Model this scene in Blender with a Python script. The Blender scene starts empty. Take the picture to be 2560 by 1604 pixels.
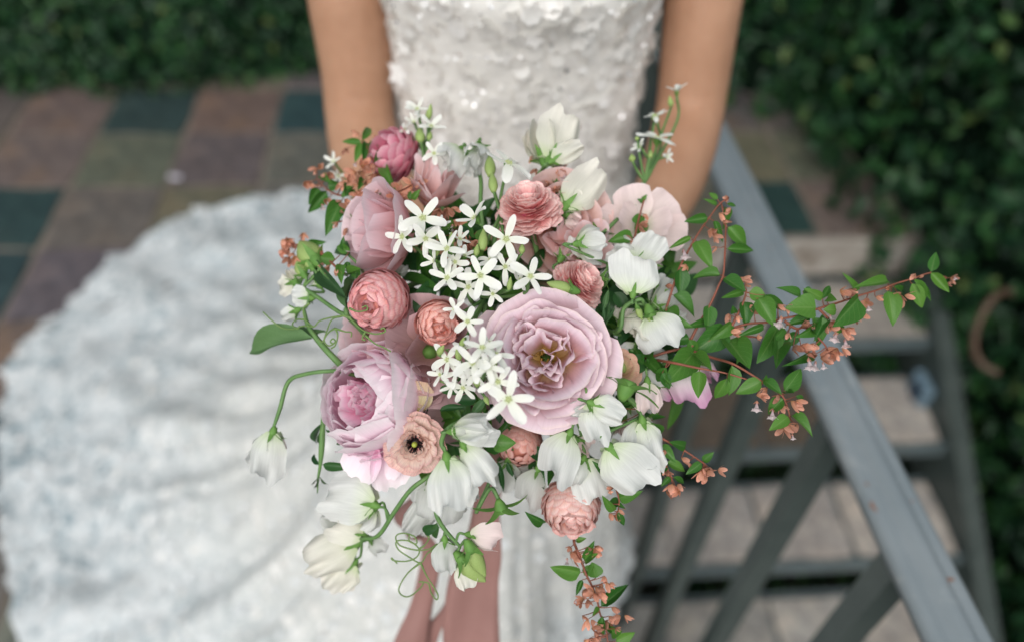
import bpy, math, random
import numpy as np
from mathutils import Vector, Matrix, noise

random.seed(7)
rad = math.radians
COL = bpy.context.scene.collection
SC = bpy.context.scene

# ---------------------------------------------------------------- camera
FPX = 1991.0                      # focal length in photograph pixels (28 mm on a 36 mm sensor)
PITCH, ROLL = rad(46.6), rad(3.1)
EYE = Vector((0, 0, 1.65))
R0, U0 = Vector((1, 0, 0)), Vector((0, math.sin(PITCH), math.cos(PITCH)))
FW = Vector((0, math.cos(PITCH), -math.sin(PITCH)))
RT = R0 * math.cos(ROLL) + U0 * math.sin(ROLL)
UP = U0 * math.cos(ROLL) - R0 * math.sin(ROLL)

cam_data = bpy.data.cameras.new('camera')
cam_data.sensor_width = 36
cam_data.lens = 28.0
cam_data.clip_start = 0.05
cam_data.clip_end = 400
cam_data.dof.use_dof = True
cam_data.dof.focus_distance = 0.535
cam_data.dof.aperture_fstop = 2.2
cam = bpy.data.objects.new('camera', cam_data)
COL.objects.link(cam)
cam.matrix_world = Matrix(((RT.x, UP.x, -FW.x, EYE.x), (RT.y, UP.y, -FW.y, EYE.y), (RT.z, UP.z, -FW.z, EYE.z), (0, 0, 0, 1)))
SC.camera = cam

# ---------------------------------------------------------------- light: bright overcast
SUN_EL, SUN_AZ = rad(48), rad(192)     # high, from behind the photographer's left shoulder
world = bpy.data.worlds.new('World')
SC.world = world
world.use_nodes = True
wn = world.node_tree
wn.nodes.clear()
sky = wn.nodes.new('ShaderNodeTexSky')
sky.sky_type = 'NISHITA'
sky.sun_disc = False
sky.sun_elevation = SUN_EL
sky.sun_rotation = SUN_AZ
sky.dust_density = 3.0
sky.air_density = 1.0
hsv = wn.nodes.new('ShaderNodeHueSaturation')
hsv.inputs['Saturation'].default_value = 0.42
hsv.inputs['Hue'].default_value = 0.455
bg = wn.nodes.new('ShaderNodeBackground')
bg.inputs['Strength'].default_value = 0.15
wo = wn.nodes.new('ShaderNodeOutputWorld')
wn.links.new(sky.outputs[0], hsv.inputs['Color'])
wn.links.new(hsv.outputs[0], bg.inputs['Color'])
wn.links.new(bg.outputs[0], wo.inputs['Surface'])
sun_data = bpy.data.lights.new('sun', 'SUN')
sun_data.energy = 1.3
sun_data.angle = rad(55)
sun_data.color = (1.0, 0.985, 0.925)
sun = bpy.data.objects.new('sun', sun_data)
COL.objects.link(sun)
sd = Vector((math.sin(SUN_AZ) * math.cos(SUN_EL), math.cos(SUN_AZ) * math.cos(SUN_EL), math.sin(SUN_EL)))
sun.rotation_euler = sd.to_track_quat('Z', 'Y').to_euler()
sun.location = (0, 0, 6)
SC.cycles.max_bounces = 12
SC.cycles.diffuse_bounces = 8
SC.cycles.transmission_bounces = 8
SC.view_settings.view_transform = 'Standard'
SC.view_settings.look = 'None'
SC.view_settings.gamma = 1
SC.view_settings.use_curve_mapping = False
SC.view_settings.exposure = 0.20

# ---------------------------------------------------------------- helpers
CROPS = {'A': (600, 180, 2.908), 'B': (1100, 180, 2.908), 'C': (600, 600, 2.52), 'D': (1100, 600, 2.52),
         'E': (1600, 450, 2.16), 'F': (600, 1000, 2.503), 'G': (1200, 1000, 2.503), 'P': (0, 0, 1.0)}

def px(c, x, y):
    ox, oy, s = CROPS[c]
    return ox + x / s, oy + y / s

def at(x, y, d):
    """the point seen at photograph pixel x, y at depth d metres in front of the camera"""
    return EYE + FW * d + RT * ((x - 1280) / FPX * d) + UP * ((802 - y) / FPX * d)

def on_plane(x, y, z=0.0):
    v = FW + RT * ((x - 1280) / FPX) + UP * ((802 - y) / FPX)
    return EYE + v * ((z - EYE.z) / v.z)

def project(p):
    v = p - EYE
    d = v.dot(FW)
    return 1280 + v.dot(RT) / d * FPX, 802 - v.dot(UP) / d * FPX, d

def mesh_of(name, verts, faces, mats=(), smooth=True, uvs=None):
    me = bpy.data.meshes.new(name)
    me.from_pydata([tuple(v) for v in verts], [], [tuple(f) for f in faces])
    for m in mats:
        me.materials.append(m)
    if smooth:
        me.polygons.foreach_set('use_smooth', [True] * len(me.polygons))
    if uvs is not None:
        uvl = me.uv_layers.new(name='UVMap')
        li = np.empty(len(me.loops), dtype=np.int32)
        me.loops.foreach_get('vertex_index', li)
        uvl.data.foreach_set('uv', np.asarray(uvs, dtype=np.float32)[li].ravel())
    me.update()
    return me

def tag(o, label=None, cat=None, group=None, kind=None):
    if label: o['label'] = label
    if cat: o['category'] = cat
    if group: o['group'] = group
    if kind: o['kind'] = kind
    return o

WM = {}
def put(name, mesh, M=None, parent=None, color=None):
    """link an object; M is its world matrix"""
    o = bpy.data.objects.new(name, mesh)
    COL.objects.link(o)
    M = M if M is not None else Matrix.Identity(4)
    if parent is not None:
        o.parent = parent
        o.matrix_basis = WM[parent.name].inverted() @ M
    else:
        o.matrix_basis = M
    WM[o.name] = M
    if color is not None:
        o.color = (*color, 1)
    return o

def empty(name, loc):
    return put(name, None, Matrix.Translation(loc))

def frame(o, z, y=None):
    """matrix at o whose Z axis is z and whose Y axis leans towards y"""
    z = z.normalized()
    y = y if y is not None else Vector((0, 0, 1))
    x = y.cross(z)
    if x.length < 1e-4:
        x = Vector((1, 0.1, 0)).cross(z)
    x.normalize()
    y = z.cross(x)
    return Matrix(((x.x, y.x, z.x, o.x), (x.y, y.y, z.y, o.y), (x.z, y.z, z.z, o.z), (0, 0, 0, 1)))

def S(x, y=None, z=None):
    return Matrix.Diagonal((x, y if y is not None else x, z if z is not None else x, 1))

def Rx(a): return Matrix.Rotation(a, 4, 'X')
def Ry(a): return Matrix.Rotation(a, 4, 'Y')
def Rz(a): return Matrix.Rotation(a, 4, 'Z')
def T(x, y, z): return Matrix.Translation((x, y, z))

def spline(pts, n=6):
    """Catmull-Rom through points (Vectors, or tuples with a radius last)"""
    P = [np.array(p, dtype=float) for p in pts]
    P = [2 * P[0] - P[1]] + P + [2 * P[-1] - P[-2]]
    out = []
    for i in range(1, len(P) - 2):
        for k in range(n):
            t = k / n
            out.append(0.5 * ((2 * P[i]) + (-P[i-1] + P[i+1]) * t + (2*P[i-1] - 5*P[i] + 4*P[i+1] - P[i+2]) * t*t + (-P[i-1] + 3*P[i] - 3*P[i+1] + P[i+2]) * t**3))
    out.append(P[-2])
    return out

def tube_geo(pts, sides=6, n=6, cap=True, base=0, flat=1.0):
    """pts: (x,y,z,r); returns verts, faces"""
    sp = spline(pts, n) if n > 0 else [np.array(p, dtype=float) for p in pts]
    V, Fc = [], []
    prev = None
    for i, p in enumerate(sp):
        a = sp[max(0, i-1)][:3]; b = sp[min(len(sp)-1, i+1)][:3]
        t = Vector(b - a)
        if t.length < 1e-9: t = Vector((0, 0, 1))
        t.normalize()
        if prev is None:
            q = Vector((1, 0, 0)) if abs(t.x) < .8 else Vector((0, 1, 0))
        else:
            q = prev
        u = (q - t * q.dot(t)).normalized()
        prev = u
        w = t.cross(u)
        c = Vector(p[:3]); r = max(1e-5, p[3])
        for k in range(sides):
            an = 2 * math.pi * k / sides
            V.append(c + u * (math.cos(an) * r) + w * (math.sin(an) * r * flat))
    m = len(sp)
    for i in range(m - 1):
        for k in range(sides):
            k2 = (k + 1) % sides
            Fc.append((base + i*sides + k, base + i*sides + k2, base + (i+1)*sides + k2, base + (i+1)*sides + k))
    if cap:
        Fc.append(tuple(base + k for k in reversed(range(sides))))
        Fc.append(tuple(base + (m-1)*sides + k for k in range(sides)))
    return V, Fc

def box_geo(x0, x1, y0, y1, z0, z1, base=0, tf=None):
    V = [Vector((x, y, z)) for z in (z0, z1) for y in (y0, y1) for x in (x0, x1)]
    if tf: V = [tf(v) for v in V]
    Fc = [(0, 2, 3, 1), (4, 5, 7, 6), (0, 1, 5, 4), (2, 6, 7, 3), (0, 4, 6, 2), (1, 3, 7, 5)]
    return V, [tuple(base + i for i in f) for f in Fc]

class Geo:
    def __init__(s): s.V, s.F, s.UV = [], [], []
    def add(s, vf, uv=None):
        V, Fc = vf
        b = len(s.V)
        s.V += list(V); s.F += [tuple(i + b for i in f) for f in Fc]
        s.UV += list(uv) if uv is not None else [(0, 0)] * len(V)
        return s
    def mesh(s, name, mats=(), smooth=True, uv=False):
        return mesh_of(name, s.V, s.F, mats, smooth, s.UV if uv else None)

# ---------------------------------------------------------------- materials
def new_mat(name):
    m = bpy.data.materials.new(name)
    m.use_nodes = True
    nt = m.node_tree
    nt.nodes.clear()
    out = nt.nodes.new('ShaderNodeOutputMaterial')
    return m, nt, out

def N(nt, t, **kw):
    n = nt.nodes.new(t)
    for k, v in kw.items():
        if k in n.inputs.keys(): n.inputs[k].default_value = v
        else: setattr(n, k, v)
    return n

def ramp(nt, fac, stops, interp='LINEAR'):
    r = nt.nodes.new('ShaderNodeValToRGB')
    r.color_ramp.interpolation = interp
    e = r.color_ramp.elements
    e[0].position, e[0].color = stops[0][0], (*stops[0][1], 1)
    e[1].position, e[1].color = stops[-1][0], (*stops[-1][1], 1)
    for p, c in stops[1:-1]:
        k = e.new(p); k.color = (*c, 1)
    nt.links.new(fac, r.inputs[0])
    return r.outputs[0]

def mixc(nt, fac, a, b, mode='MIX'):
    m = nt.nodes.new('ShaderNodeMix')
    m.data_type = 'RGBA'; m.blend_type = mode
    for s, v in ((0, fac), (6, a), (7, b)):
        if hasattr(v, 'is_output') or isinstance(v, bpy.types.NodeSocket): nt.links.new(v, m.inputs[s])
        elif s == 0: m.inputs[0].default_value = v
        else: m.inputs[s].default_value = (*v, 1)
    return m.outputs[2]

def noise_tex(nt, scale, detail=4, rough=.55, coord=None, dist=0):
    n = N(nt, 'ShaderNodeTexNoise')
    n.inputs['Scale'].default_value = scale
    n.inputs['Detail'].default_value = detail
    n.inputs['Roughness'].default_value = rough
    n.inputs['Distortion'].default_value = dist
    if coord is not None: nt.links.new(coord, n.inputs['Vector'])
    return n.outputs['Fac']

def principled(nt, out, color, rough=.6, spec=.4, metal=0, bump=None, bump_s=.3, bump_d=.002, sss=0, trans=0, sheen=0):
    p = N(nt, 'ShaderNodeBsdfPrincipled')
    p.inputs['Roughness'].default_value = rough
    p.inputs['Specular IOR Level'].default_value = spec
    p.inputs['Metallic'].default_value = metal
    if sss:
        p.inputs['Subsurface Weight'].default_value = sss
        p.inputs['Subsurface Radius'].default_value = (1.0, .35, .2)
        p.inputs['Subsurface Scale'].default_value = .006
    if sheen: p.inputs['Sheen Weight'].default_value = sheen
    if isinstance(color, bpy.types.NodeSocket): nt.links.new(color, p.inputs['Base Color'])
    else: p.inputs['Base Color'].default_value = (*color, 1)
    if bump is not None:
        b = N(nt, 'ShaderNodeBump')
        b.inputs['Strength'].default_value = bump_s
        b.inputs['Distance'].default_value = bump_d
        nt.links.new(bump, b.inputs['Height'])
        nt.links.new(b.outputs[0], p.inputs['Normal'])
    if trans:
        tr = N(nt, 'ShaderNodeBsdfTranslucent')
        if isinstance(color, bpy.types.NodeSocket): nt.links.new(color, tr.inputs['Color'])
        else: tr.inputs['Color'].default_value = (*color, 1)
        mx = N(nt, 'ShaderNodeMixShader')
        mx.inputs[0].default_value = trans
        nt.links.new(p.outputs[0], mx.inputs[1]); nt.links.new(tr.outputs[0], mx.inputs[2])
        nt.links.new(mx.outputs[0], out.inputs['Surface'])
    else:
        nt.links.new(p.outputs[0], out.inputs['Surface'])
    return p

def obj_coord(nt): return N(nt, 'ShaderNodeTexCoord').outputs['Object']
def rnd(nt): return N(nt, 'ShaderNodeObjectInfo').outputs['Random']

def mat_simple(name, col, col2=None, scale=30, rough=.6, spec=.4, bump=.15, bd=.001, metal=0, trans=0, sss=0):
    m, nt, out = new_mat(name)
    co = obj_coord(nt)
    f = noise_tex(nt, scale, 4, .6, co)
    c2 = col2 or tuple(x * .75 for x in col)
    c = ramp(nt, f, [(.32, c2), (.68, col)])
    principled(nt, out, c, rough, spec, metal, f, bump, bd, trans=trans, sss=sss)
    return m

def mat_petal(name, stops, rough=.55, trans=.28, vein=.12, var=.05):
    """pigment runs from the base of the petal (v = 0) to its rim (v = 1)"""
    m, nt, out = new_mat(name)
    uv = N(nt, 'ShaderNodeUVMap').outputs[0]
    sep = N(nt, 'ShaderNodeSeparateXYZ'); nt.links.new(uv, sep.inputs[0])
    co = obj_coord(nt)
    jit = noise_tex(nt, 160, 2, .5, co)
    ad = N(nt, 'ShaderNodeMath', operation='MULTIPLY_ADD'); ad.inputs[1].default_value = .16; 
    nt.links.new(jit, ad.inputs[0]); nt.links.new(sep.outputs['Y'], ad.inputs[2])
    sb = N(nt, 'ShaderNodeMath', operation='SUBTRACT'); sb.inputs[1].default_value = .08
    nt.links.new(ad.outputs[0], sb.inputs[0])
    c = ramp(nt, sb.outputs[0], stops)
    mp = N(nt, 'ShaderNodeMapping'); mp.inputs['Scale'].default_value = (26, 1.3, 1)
    nt.links.new(uv, mp.inputs[0])
    vn = noise_tex(nt, 1.0, 3, .6, mp.outputs[0], .4)
    vc = ramp(nt, vn, [(.35, (1 - vein,) * 3), (.65, (1 + vein * .5,) * 3)])
    c = mixc(nt, 1.0, c, vc, 'MULTIPLY')
    h = N(nt, 'ShaderNodeHueSaturation')
    r = rnd(nt)
    mv = N(nt, 'ShaderNodeMapRange'); mv.inputs[3].default_value = 1 - var * 1.6; mv.inputs[4].default_value = 1 + var
    nt.links.new(r, mv.inputs[0]); nt.links.new(mv.outputs[0], h.inputs['Value'])
    nt.links.new(c, h.inputs['Color'])
    principled(nt, out, h.outputs[0], rough, .25, 0, vn, min(.3, vein * 1.6), .0004, trans=trans)
    return m

def mat_leaf(name, dark, light, vein=(.20, .30, .10), rough=.42, trans=.22):
    m, nt, out = new_mat(name)
    uv = N(nt, 'ShaderNodeUVMap').outputs[0]
    sep = N(nt, 'ShaderNodeSeparateXYZ'); nt.links.new(uv, sep.inputs[0])
    # midrib and side veins from uv: u is 0..1 across, v 0..1 along
    s1 = N(nt, 'ShaderNodeMath', operation='SUBTRACT'); s1.inputs[1].default_value = .5; nt.links.new(sep.outputs['X'], s1.inputs[0])
    a1 = N(nt, 'ShaderNodeMath', operation='ABSOLUTE'); nt.links.new(s1.outputs[0], a1.inputs[0])
    m1 = N(nt, 'ShaderNodeMath', operation='MULTIPLY_ADD'); m1.inputs[1].default_value = -.9
    nt.links.new(a1.outputs[0], m1.inputs[0]); nt.links.new(sep.outputs['Y'], m1.inputs[2])
    m2 = N(nt, 'ShaderNodeMath', operation='MULTIPLY'); m2.inputs[1].default_value = 38.0; nt.links.new(m1.outputs[0], m2.inputs[0])
    sn = N(nt, 'ShaderNodeMath', operation='SINE'); nt.links.new(m2.outputs[0], sn.inputs[0])
    side = ramp(nt, sn.outputs[0], [(.93, (0, 0, 0)), (1.0, (.55, .55, .55))])
    mid = ramp(nt, a1.outputs[0], [(0.0, (.9, .9, .9)), (.045, (0, 0, 0))])
    vm = mixc(nt, 1.0, side, mid, 'LIGHTEN')
    co = obj_coord(nt)
    f = noise_tex(nt, 60, 3, .6, co)
    base = ramp(nt, f, [(.3, dark), (.7, light)])
    h = N(nt, 'ShaderNodeHueSaturation')
    r = rnd(nt)
    mv = N(nt, 'ShaderNodeMapRange'); mv.inputs[3].default_value = .7; mv.inputs[4].default_value = 1.35
    nt.links.new(r, mv.inputs[0]); nt.links.new(mv.outputs[0], h.inputs['Value'])
    mh = N(nt, 'ShaderNodeMapRange'); mh.inputs[3].default_value = .515; mh.inputs[4].default_value = .48
    nt.links.new(r, mh.inputs[0]); nt.links.new(mh.outputs[0], h.inputs['Hue'])
    nt.links.new(base, h.inputs['Color'])
    fm = N(nt, 'ShaderNodeMath', operation='MULTIPLY'); fm.inputs[1].default_value = .45; nt.links.new(vm, fm.inputs[0])
    c = mixc(nt, fm.outputs[0], h.outputs[0], vein)
    principled(nt, out, c, rough, .3, 0, vm, -.35, .0005, trans=trans)
    return m
# ================================================================= the setting
YAW = rad(6.0)
cy_, sy_ = math.cos(YAW), math.sin(YAW)
def G(a, b, z=0.0):
    """paving frame: a runs across, b away from the camera"""
    return Vector((a * cy_ - b * sy_, a * sy_ + b * cy_, z))
def Gv(v): return G(v.x, v.y, v.z)
def Ginv(p): return (p.x * cy_ + p.y * sy_, -p.x * sy_ + p.y * cy_)

# ---- slate material: each tile takes its own tint from the object's colour
m_slate, nt, out = new_mat('slate')
oc = N(nt, 'ShaderNodeObjectInfo')
geo = N(nt, 'ShaderNodeTexCoord').outputs['Object']
n1 = noise_tex(nt, 7, 6, .6, geo, .6)
n2 = noise_tex(nt, 22, 6, .72, geo, .8)
n3 = noise_tex(nt, 5, 4, .6, geo, 1.2)
rust = ramp(nt, n1, [(.50, (0, 0, 0)), (.75, (.6, .6, .6))])
c = mixc(nt, 1.0, oc.outputs['Color'], ramp(nt, n2, [(.3, (.45, .47, .50)), (.7, (1.42, 1.37, 1.28))]), 'MULTIPLY')
c = mixc(nt, 1.0, c, ramp(nt, n3, [(.35, (.84, .87, .89)), (.65, (1.14, 1.09, 1.03))]), 'MULTIPLY')
fr = N(nt, 'ShaderNodeMath', operation='MULTIPLY'); nt.links.new(rust, fr.inputs[0]); nt.links.new(oc.outputs['Alpha'], fr.inputs[1])
c = mixc(nt, fr.outputs[0], c, (.200, .125, .070))
principled(nt, out, c, .42, .45, 0, n2, .6, .004)
m_grout = mat_simple('grout', (.21, .18, .15), (.15, .13, .11), 60, .9, .1)
m_conc = mat_simple('worn_limewash_stone', (.46, .44, .40), (.20, .17, .14), 14, .85, .2, .5, .004)
m_soil = mat_simple('dark_soil', (.022, .024, .018), (.010, .012, .009), 25, .95, .1, .6, .01)
m_steel = mat_simple('grey_green_steel_paint', (.064, .082, .076), (.046, .062, .058), 18, .45, .45, .12, .0006)
m_nose = mat_simple('blue_grey_steel_edge', (.115, .150, .158), (.08, .105, .11), 22, .4, .5, .15, .0008)
m_dark = mat_simple('dark_steel', (.035, .046, .047), (.02, .028, .028), 12, .6, .3)  # darker steel tone for the retaining wall and left stringer
# rail cap paint with scuffs and rust chips
m_rail, nt, out = new_mat('rail_cap_paint')
co = obj_coord(nt)
f1 = noise_tex(nt, 9, 5, .6, co); f2 = noise_tex(nt, 260, 3, .6, co); f3 = noise_tex(nt, 55, 2, .5, co)
c = ramp(nt, f1, [(.3, (.165, .198, .215)), (.7, (.225, .255, .270))])
chip = ramp(nt, f3, [(.715, (0, 0, 0)), (.73, (1, 1, 1))])
c = mixc(nt, chip, c, (.20, .085, .045))
f4 = noise_tex(nt, 16, 6, .7, co, 1.5)
scuff = ramp(nt, f4, [(.60, (0, 0, 0)), (.70, (.35, .35, .35))])
c = mixc(nt, scuff, c, (.34, .36, .36))
principled(nt, out, c, .33, .55, 0, f2, .30, .0014)

ground = put('ground', mesh_of('ground', [(-150, -150, -2.6), (150, -150, -2.6), (150, 150, -2.6), (-150, 150, -2.6)], [(0, 1, 2, 3)], [m_soil], False))
tag(ground, kind='structure')

# ---- patio: slab with grout top, L-shaped: left part reaches under the photographer, the landing part lies beyond the stairs
EDGE_A, EDGE_B = 0.30, 1.90
g = Geo()
g.add(box_geo(-4.2, EDGE_A, -2.2, EDGE_B, -.16, -.006, tf=Gv))
g.add(box_geo(-4.2, 1.70, EDGE_B, 4.6, -.16, -.006, tf=Gv))
patio = tag(put('patio', g.mesh('patio', [m_grout], False)), kind='structure')
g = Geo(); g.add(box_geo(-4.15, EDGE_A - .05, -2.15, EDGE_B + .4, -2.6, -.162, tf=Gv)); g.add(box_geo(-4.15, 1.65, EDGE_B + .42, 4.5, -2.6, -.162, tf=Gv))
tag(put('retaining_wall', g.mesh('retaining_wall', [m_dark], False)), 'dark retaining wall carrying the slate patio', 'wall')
kerb = Geo(); kerb.add(box_geo(EDGE_A + .004, 1.60, EDGE_B - .026, EDGE_B - .002, -.15, -.012, tf=Gv))
put('riser_slab', kerb.mesh('riser_slab', [m_conc], False), parent=patio)

TEAL, BROWN, GREY, TAUPE, RUST, OCHRE, PLUM = (.026, .046, .052), (.125, .100, .080), (.078, .080, .076), (.122, .110, .094), (.128, .094, .066), (.132, .110, .076), (.090, .082, .076)
TS = 0.305
OA, OB = -.030, .065            # grid origin
def tile_mesh(a0, a1, b0, b1, th, k):
    rs = random.Random(k)
    g = Geo()
    n = 3
    V, Fc = [], []
    gp = .008
    for j in range(n + 1):
        for i in range(n + 1):
            a = a0 + gp + (a1 - a0 - 2 * gp) * i / n + (rs.uniform(-.007, .005) if i in (0, n) else 0)
            b = b0 + gp + (b1 - b0 - 2 * gp) * j / n + (rs.uniform(-.007, .005) if j in (0, n) else 0)
            V.append(Vector((a, b, th + rs.uniform(-.0012, .0012))))
    for j in range(n):
        for i in range(n):
            k0 = j * (n + 1) + i
            Fc.append((k0, k0 + 1, k0 + n + 2, k0 + n + 1))
    ring = [i for i in range(n + 1)] + [(j + 1) * (n + 1) - 1 for j in range(1, n + 1)] + [n * (n + 1) + i for i in range(n - 1, -1, -1)] + [j * (n + 1) for j in range(n - 1, 0, -1)]
    b = len(V)
    for r_ in ring:
        V.append(Vector((V[r_].x, V[r_].y, th - .014)))
    m = len(ring)
    for q in range(m):
        q2 = (q + 1) % m
        Fc.append((ring[q2], ring[q], b + q, b + q2))
    return V, Fc
known = {}
def cell_at(x, y):
    a, b = Ginv(on_plane(x, y, 0))
    return math.floor((a - OA) / TS), math.floor((b - OB) / TS)
def setup_known():
    for (x, y, c, al) in ((360, 290, TEAL, .05), (560, 290, BROWN, .9), (755, 280, TEAL, 0), (60, 520, TEAL, .05), (310, 420, GREY, .35), (560, 400, GREY, .15), (730, 400, TAUPE, .2), (100, 400, OCHRE, 1.0),
                          (210, 270, RUST, .9), (60, 270, OCHRE, .8), (240, 560, PLUM, .25), (480, 500, BROWN, .5), (10, 690, TEAL, 0), (140, 730, GREY, .1), (2010, 520, TEAL, 0), (1930, 380, TAUPE, .2), (2150, 450, BROWN, .5), (20, 1060, TEAL, 0)):
        known[cell_at(x, y)] = (c, al)
setup_known()
rs = random.Random(11)
for ia in range(-14, 7):
    for ib in range(-6, 11):
        a0, b0 = OA + ia * TS, OB + ib * TS
        a1, b1 = a0 + TS, b0 + TS
        if b1 <= EDGE_B + .03:
            if a0 > EDGE_A - .04: continue
            a1 = min(a1, EDGE_A - .002)
        elif b0 < EDGE_B:
            if a0 >= EDGE_A - .04: b0 = EDGE_B + .002
        if a0 > 1.65 or b1 - b0 < .03: continue
        a1 = min(a1, 1.69)
        V, Fc = tile_mesh(a0, a1, b0, b1, rs.uniform(-.001, .002), ia * 100 + ib)
        cen = G((a0 + a1) / 2, (b0 + b1) / 2)
        V = [Gv(v) - cen for v in V]
        o = put('tile', mesh_of('tile', V, Fc, [m_slate], False), Matrix.Translation(cen), patio)
        c, al = known.get((ia, ib), (rs.choice([GREY, TAUPE, PLUM, TAUPE, GREY, PLUM, BROWN]), rs.choice([.2, .4, .7, 1.0])))
        k_ = .0 if c is TEAL else .62
        c = [x * (1 - k_) + y * k_ for x, y in zip(c, (.102, .096, .088))]
        o.color = (*[x * rs.uniform(1.05, 1.35) for x in c], al)

# ---- staircase going down towards the camera on the right
STEP_R, STEP_H = .285, .170
stairs = tag(empty('staircase', G(.8, EDGE_B, -.16)), 'open-riser staircase of slate treads in steel frames going down beside the patio', 'staircase')
PINK, SGREY, STAUPE = (.385, .358, .345), (.370, .356, .340), (.380, .355, .336)
rt = random.Random(5)
SA0, SA1 = .33, 1.50
for k in range(8):
    b1 = EDGE_B - .03 - k * STEP_R + .01
    b0 = b1 - STEP_R
    z = -(k + 1) * STEP_H
    g = Geo()
    g.add(box_geo(SA0, SA1, b0 - .004, b0 + .012, z - .050, z - .002, tf=Gv))
    g.add(box_geo(SA0, SA1, b1 - .016, b1 - .004, z - .050, z - .004, tf=Gv))
    g.add(box_geo(SA0, SA1, b0 + .0125, b1 - .0165, z - .030, z - .016, tf=Gv))
    tr = put('tread', g.mesh('tread', [m_nose], False), parent=stairs)
    cuts = [SA0, SA0 + .29 + rt.uniform(-.03, .03), SA0 + .58 + rt.uniform(-.03, .03), SA0 + .87 + rt.uniform(-.03, .03), SA1]
    for i in range(4):
        V, Fc = tile_mesh(cuts[i], cuts[i + 1], b0 + .012, b1 - .016, z + .001, k * 10 + i)
        cen = G((cuts[i] + cuts[i + 1]) / 2, (b0 + b1) / 2, z)
        o = put('tile', mesh_of('tile', [Gv(v) - cen for v in V], Fc, [m_slate], False), Matrix.Translation(cen), tr)
        q_ = rt.uniform(.86, 1.08)
        cc = rt.choice([PINK, SGREY, STAUPE] if k > 1 else [STAUPE, BROWN, STAUPE])
        o.color = (*[x * q_ for x in cc], rt.choice([.0, .05, .10]))
    
def slope_bar(a0, a1, zoff0, zoff1, bt=EDGE_B - .04, bb=-.45):
    """bar running down along the flight"""
    sl = STEP_H / STEP_R
    V = []
    for (a, b) in ((a0, bt), (a1, bt), (a1, bb), (a0, bb)):
        base = -(EDGE_B - b) * sl - .05
        V.append(G(a, b, base + zoff0)); V.append(G(a, b, base + zoff1))
    F4 = [(0, 2, 3, 1), (2, 4, 5, 3), (4, 6, 7, 5), (6, 0, 1, 7), (1, 3, 5, 7), (0, 6, 4, 2)]
    return V, F4
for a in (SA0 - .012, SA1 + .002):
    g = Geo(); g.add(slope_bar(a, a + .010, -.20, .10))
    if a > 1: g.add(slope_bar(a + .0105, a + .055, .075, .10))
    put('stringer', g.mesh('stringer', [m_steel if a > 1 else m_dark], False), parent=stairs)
# small step light on the right stringer
p0 = on_plane(2335, 965, -.30)
a_, b_ = SA1 - .035, Ginv(p0)[1]
lt = tag(empty('step_light', G(a_, b_, -.30)), 'small rounded pale blue fitting with dark blue middle on the stair side', 'light fitting')
g = Geo(); g.add(box_geo(a_ + .002, a_ + .034, b_ - .055, b_ + .045, -.36, -.26, tf=Gv))
pm = mat_simple('pale_blue_plastic', (.16, .24, .30), (.13, .20, .25), 20)
o = put('housing', g.mesh('housing', [pm], False), parent=lt)
bv = o.modifiers.new('bevel', 'BEVEL'); bv.width = .010; bv.segments = 3
g = Geo(); g.add(box_geo(a_ - .003, a_ + .0015, b_ - .030, b_ + .010, -.345, -.275, tf=Gv))
put('lens', g.mesh('lens', [mat_simple('dark_blue_glass', (.010, .035, .075), rough=.2)], False), parent=lt)

# ---- railing beside the stairs: moulded cap on square posts
rail = tag(empty('railing', G(.5, .8, 0)), 'grey painted metal railing with moulded cap and square posts by the stairs', 'railing')
rA = at(2407, 1604, .775); rB = at(1820, 411, 1.34)
rdir = (rB - rA).normalized()
r0 = rA - rdir * .55; r1 = rA + rdir * 1.95
side = rdir.cross(Vector((0, 0, 1))).normalized(); upv = side.cross(rdir).normalized()
if upv.z < 0: upv = -upv
prof = [(-0.032, -0.016), (-0.032, -0.004), (-0.0282, 0.001), (-0.0207, 0.0035), (-0.015, 0.0015), (-0.0103, 0.0022), (-0.0038, 0.0085), (0.0038, 0.01), (0.0094, 0.0088), (0.0141, 0.0032), (0.0188, 0.0028), (0.0244, 0.0052), (0.0291, 0.0025), (0.032, -0.003), (0.032, -0.016)]
V, Fc = [], []
NS = 40
for i in range(NS + 1):
    c_ = r0.lerp(r1, i / NS)
    for (s_, u_) in prof:
        V.append(c_ + side * (s_ + .0004 * noise.noise(Vector((i * .9, s_ * 40, 1)))) + upv * (u_ + .0005 * noise.noise(Vector((i * .7, s_ * 60, 5)))))
m = len(prof)
for i in range(NS):
    for k in range(m):
        k2 = (k + 1) % m
        Fc.append((i * m + k, i * m + k2, (i + 1) * m + k2, (i + 1) * m + k))
Fc.append(tuple(range(m))[::-1]); Fc.append(tuple(NS * m + k for k in range(m)))
put('rail_cap', mesh_of('rail_cap', V, Fc, [m_rail], True), parent=rail)
cap_mesh = bpy.data.meshes['rail_cap']
def rail_point_b(b):
    # point of the rail axis at paving depth b
    a0_, b0_ = Ginv(r0); a1_, b1_ = Ginv(r1)
    t = (b - b0_) / (b1_ - b0_)
    return r0.lerp(r1, t)
bC = Ginv(rA + rdir * ((project(rA)[1] - 1363) / 1193 * .0))[1]
def b_of_y(y):
    # paving depth of the rail point that shows at photograph height y
    lo, hi = 0.0, 1.0
    for _ in range(40):
        mid = (lo + hi) / 2
        if project(r0.lerp(r1, mid))[1] > y: lo = mid
        else: hi = mid
    return Ginv(r0.lerp(r1, lo))[1]
pb = [b_of_y(1363), b_of_y(1032), b_of_y(748)]
gap = (pb[2] - pb[0]) / 2
bs = [pb[0] + gap * k for k in (-2, -1, 0, 1, 2, 3)]
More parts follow.
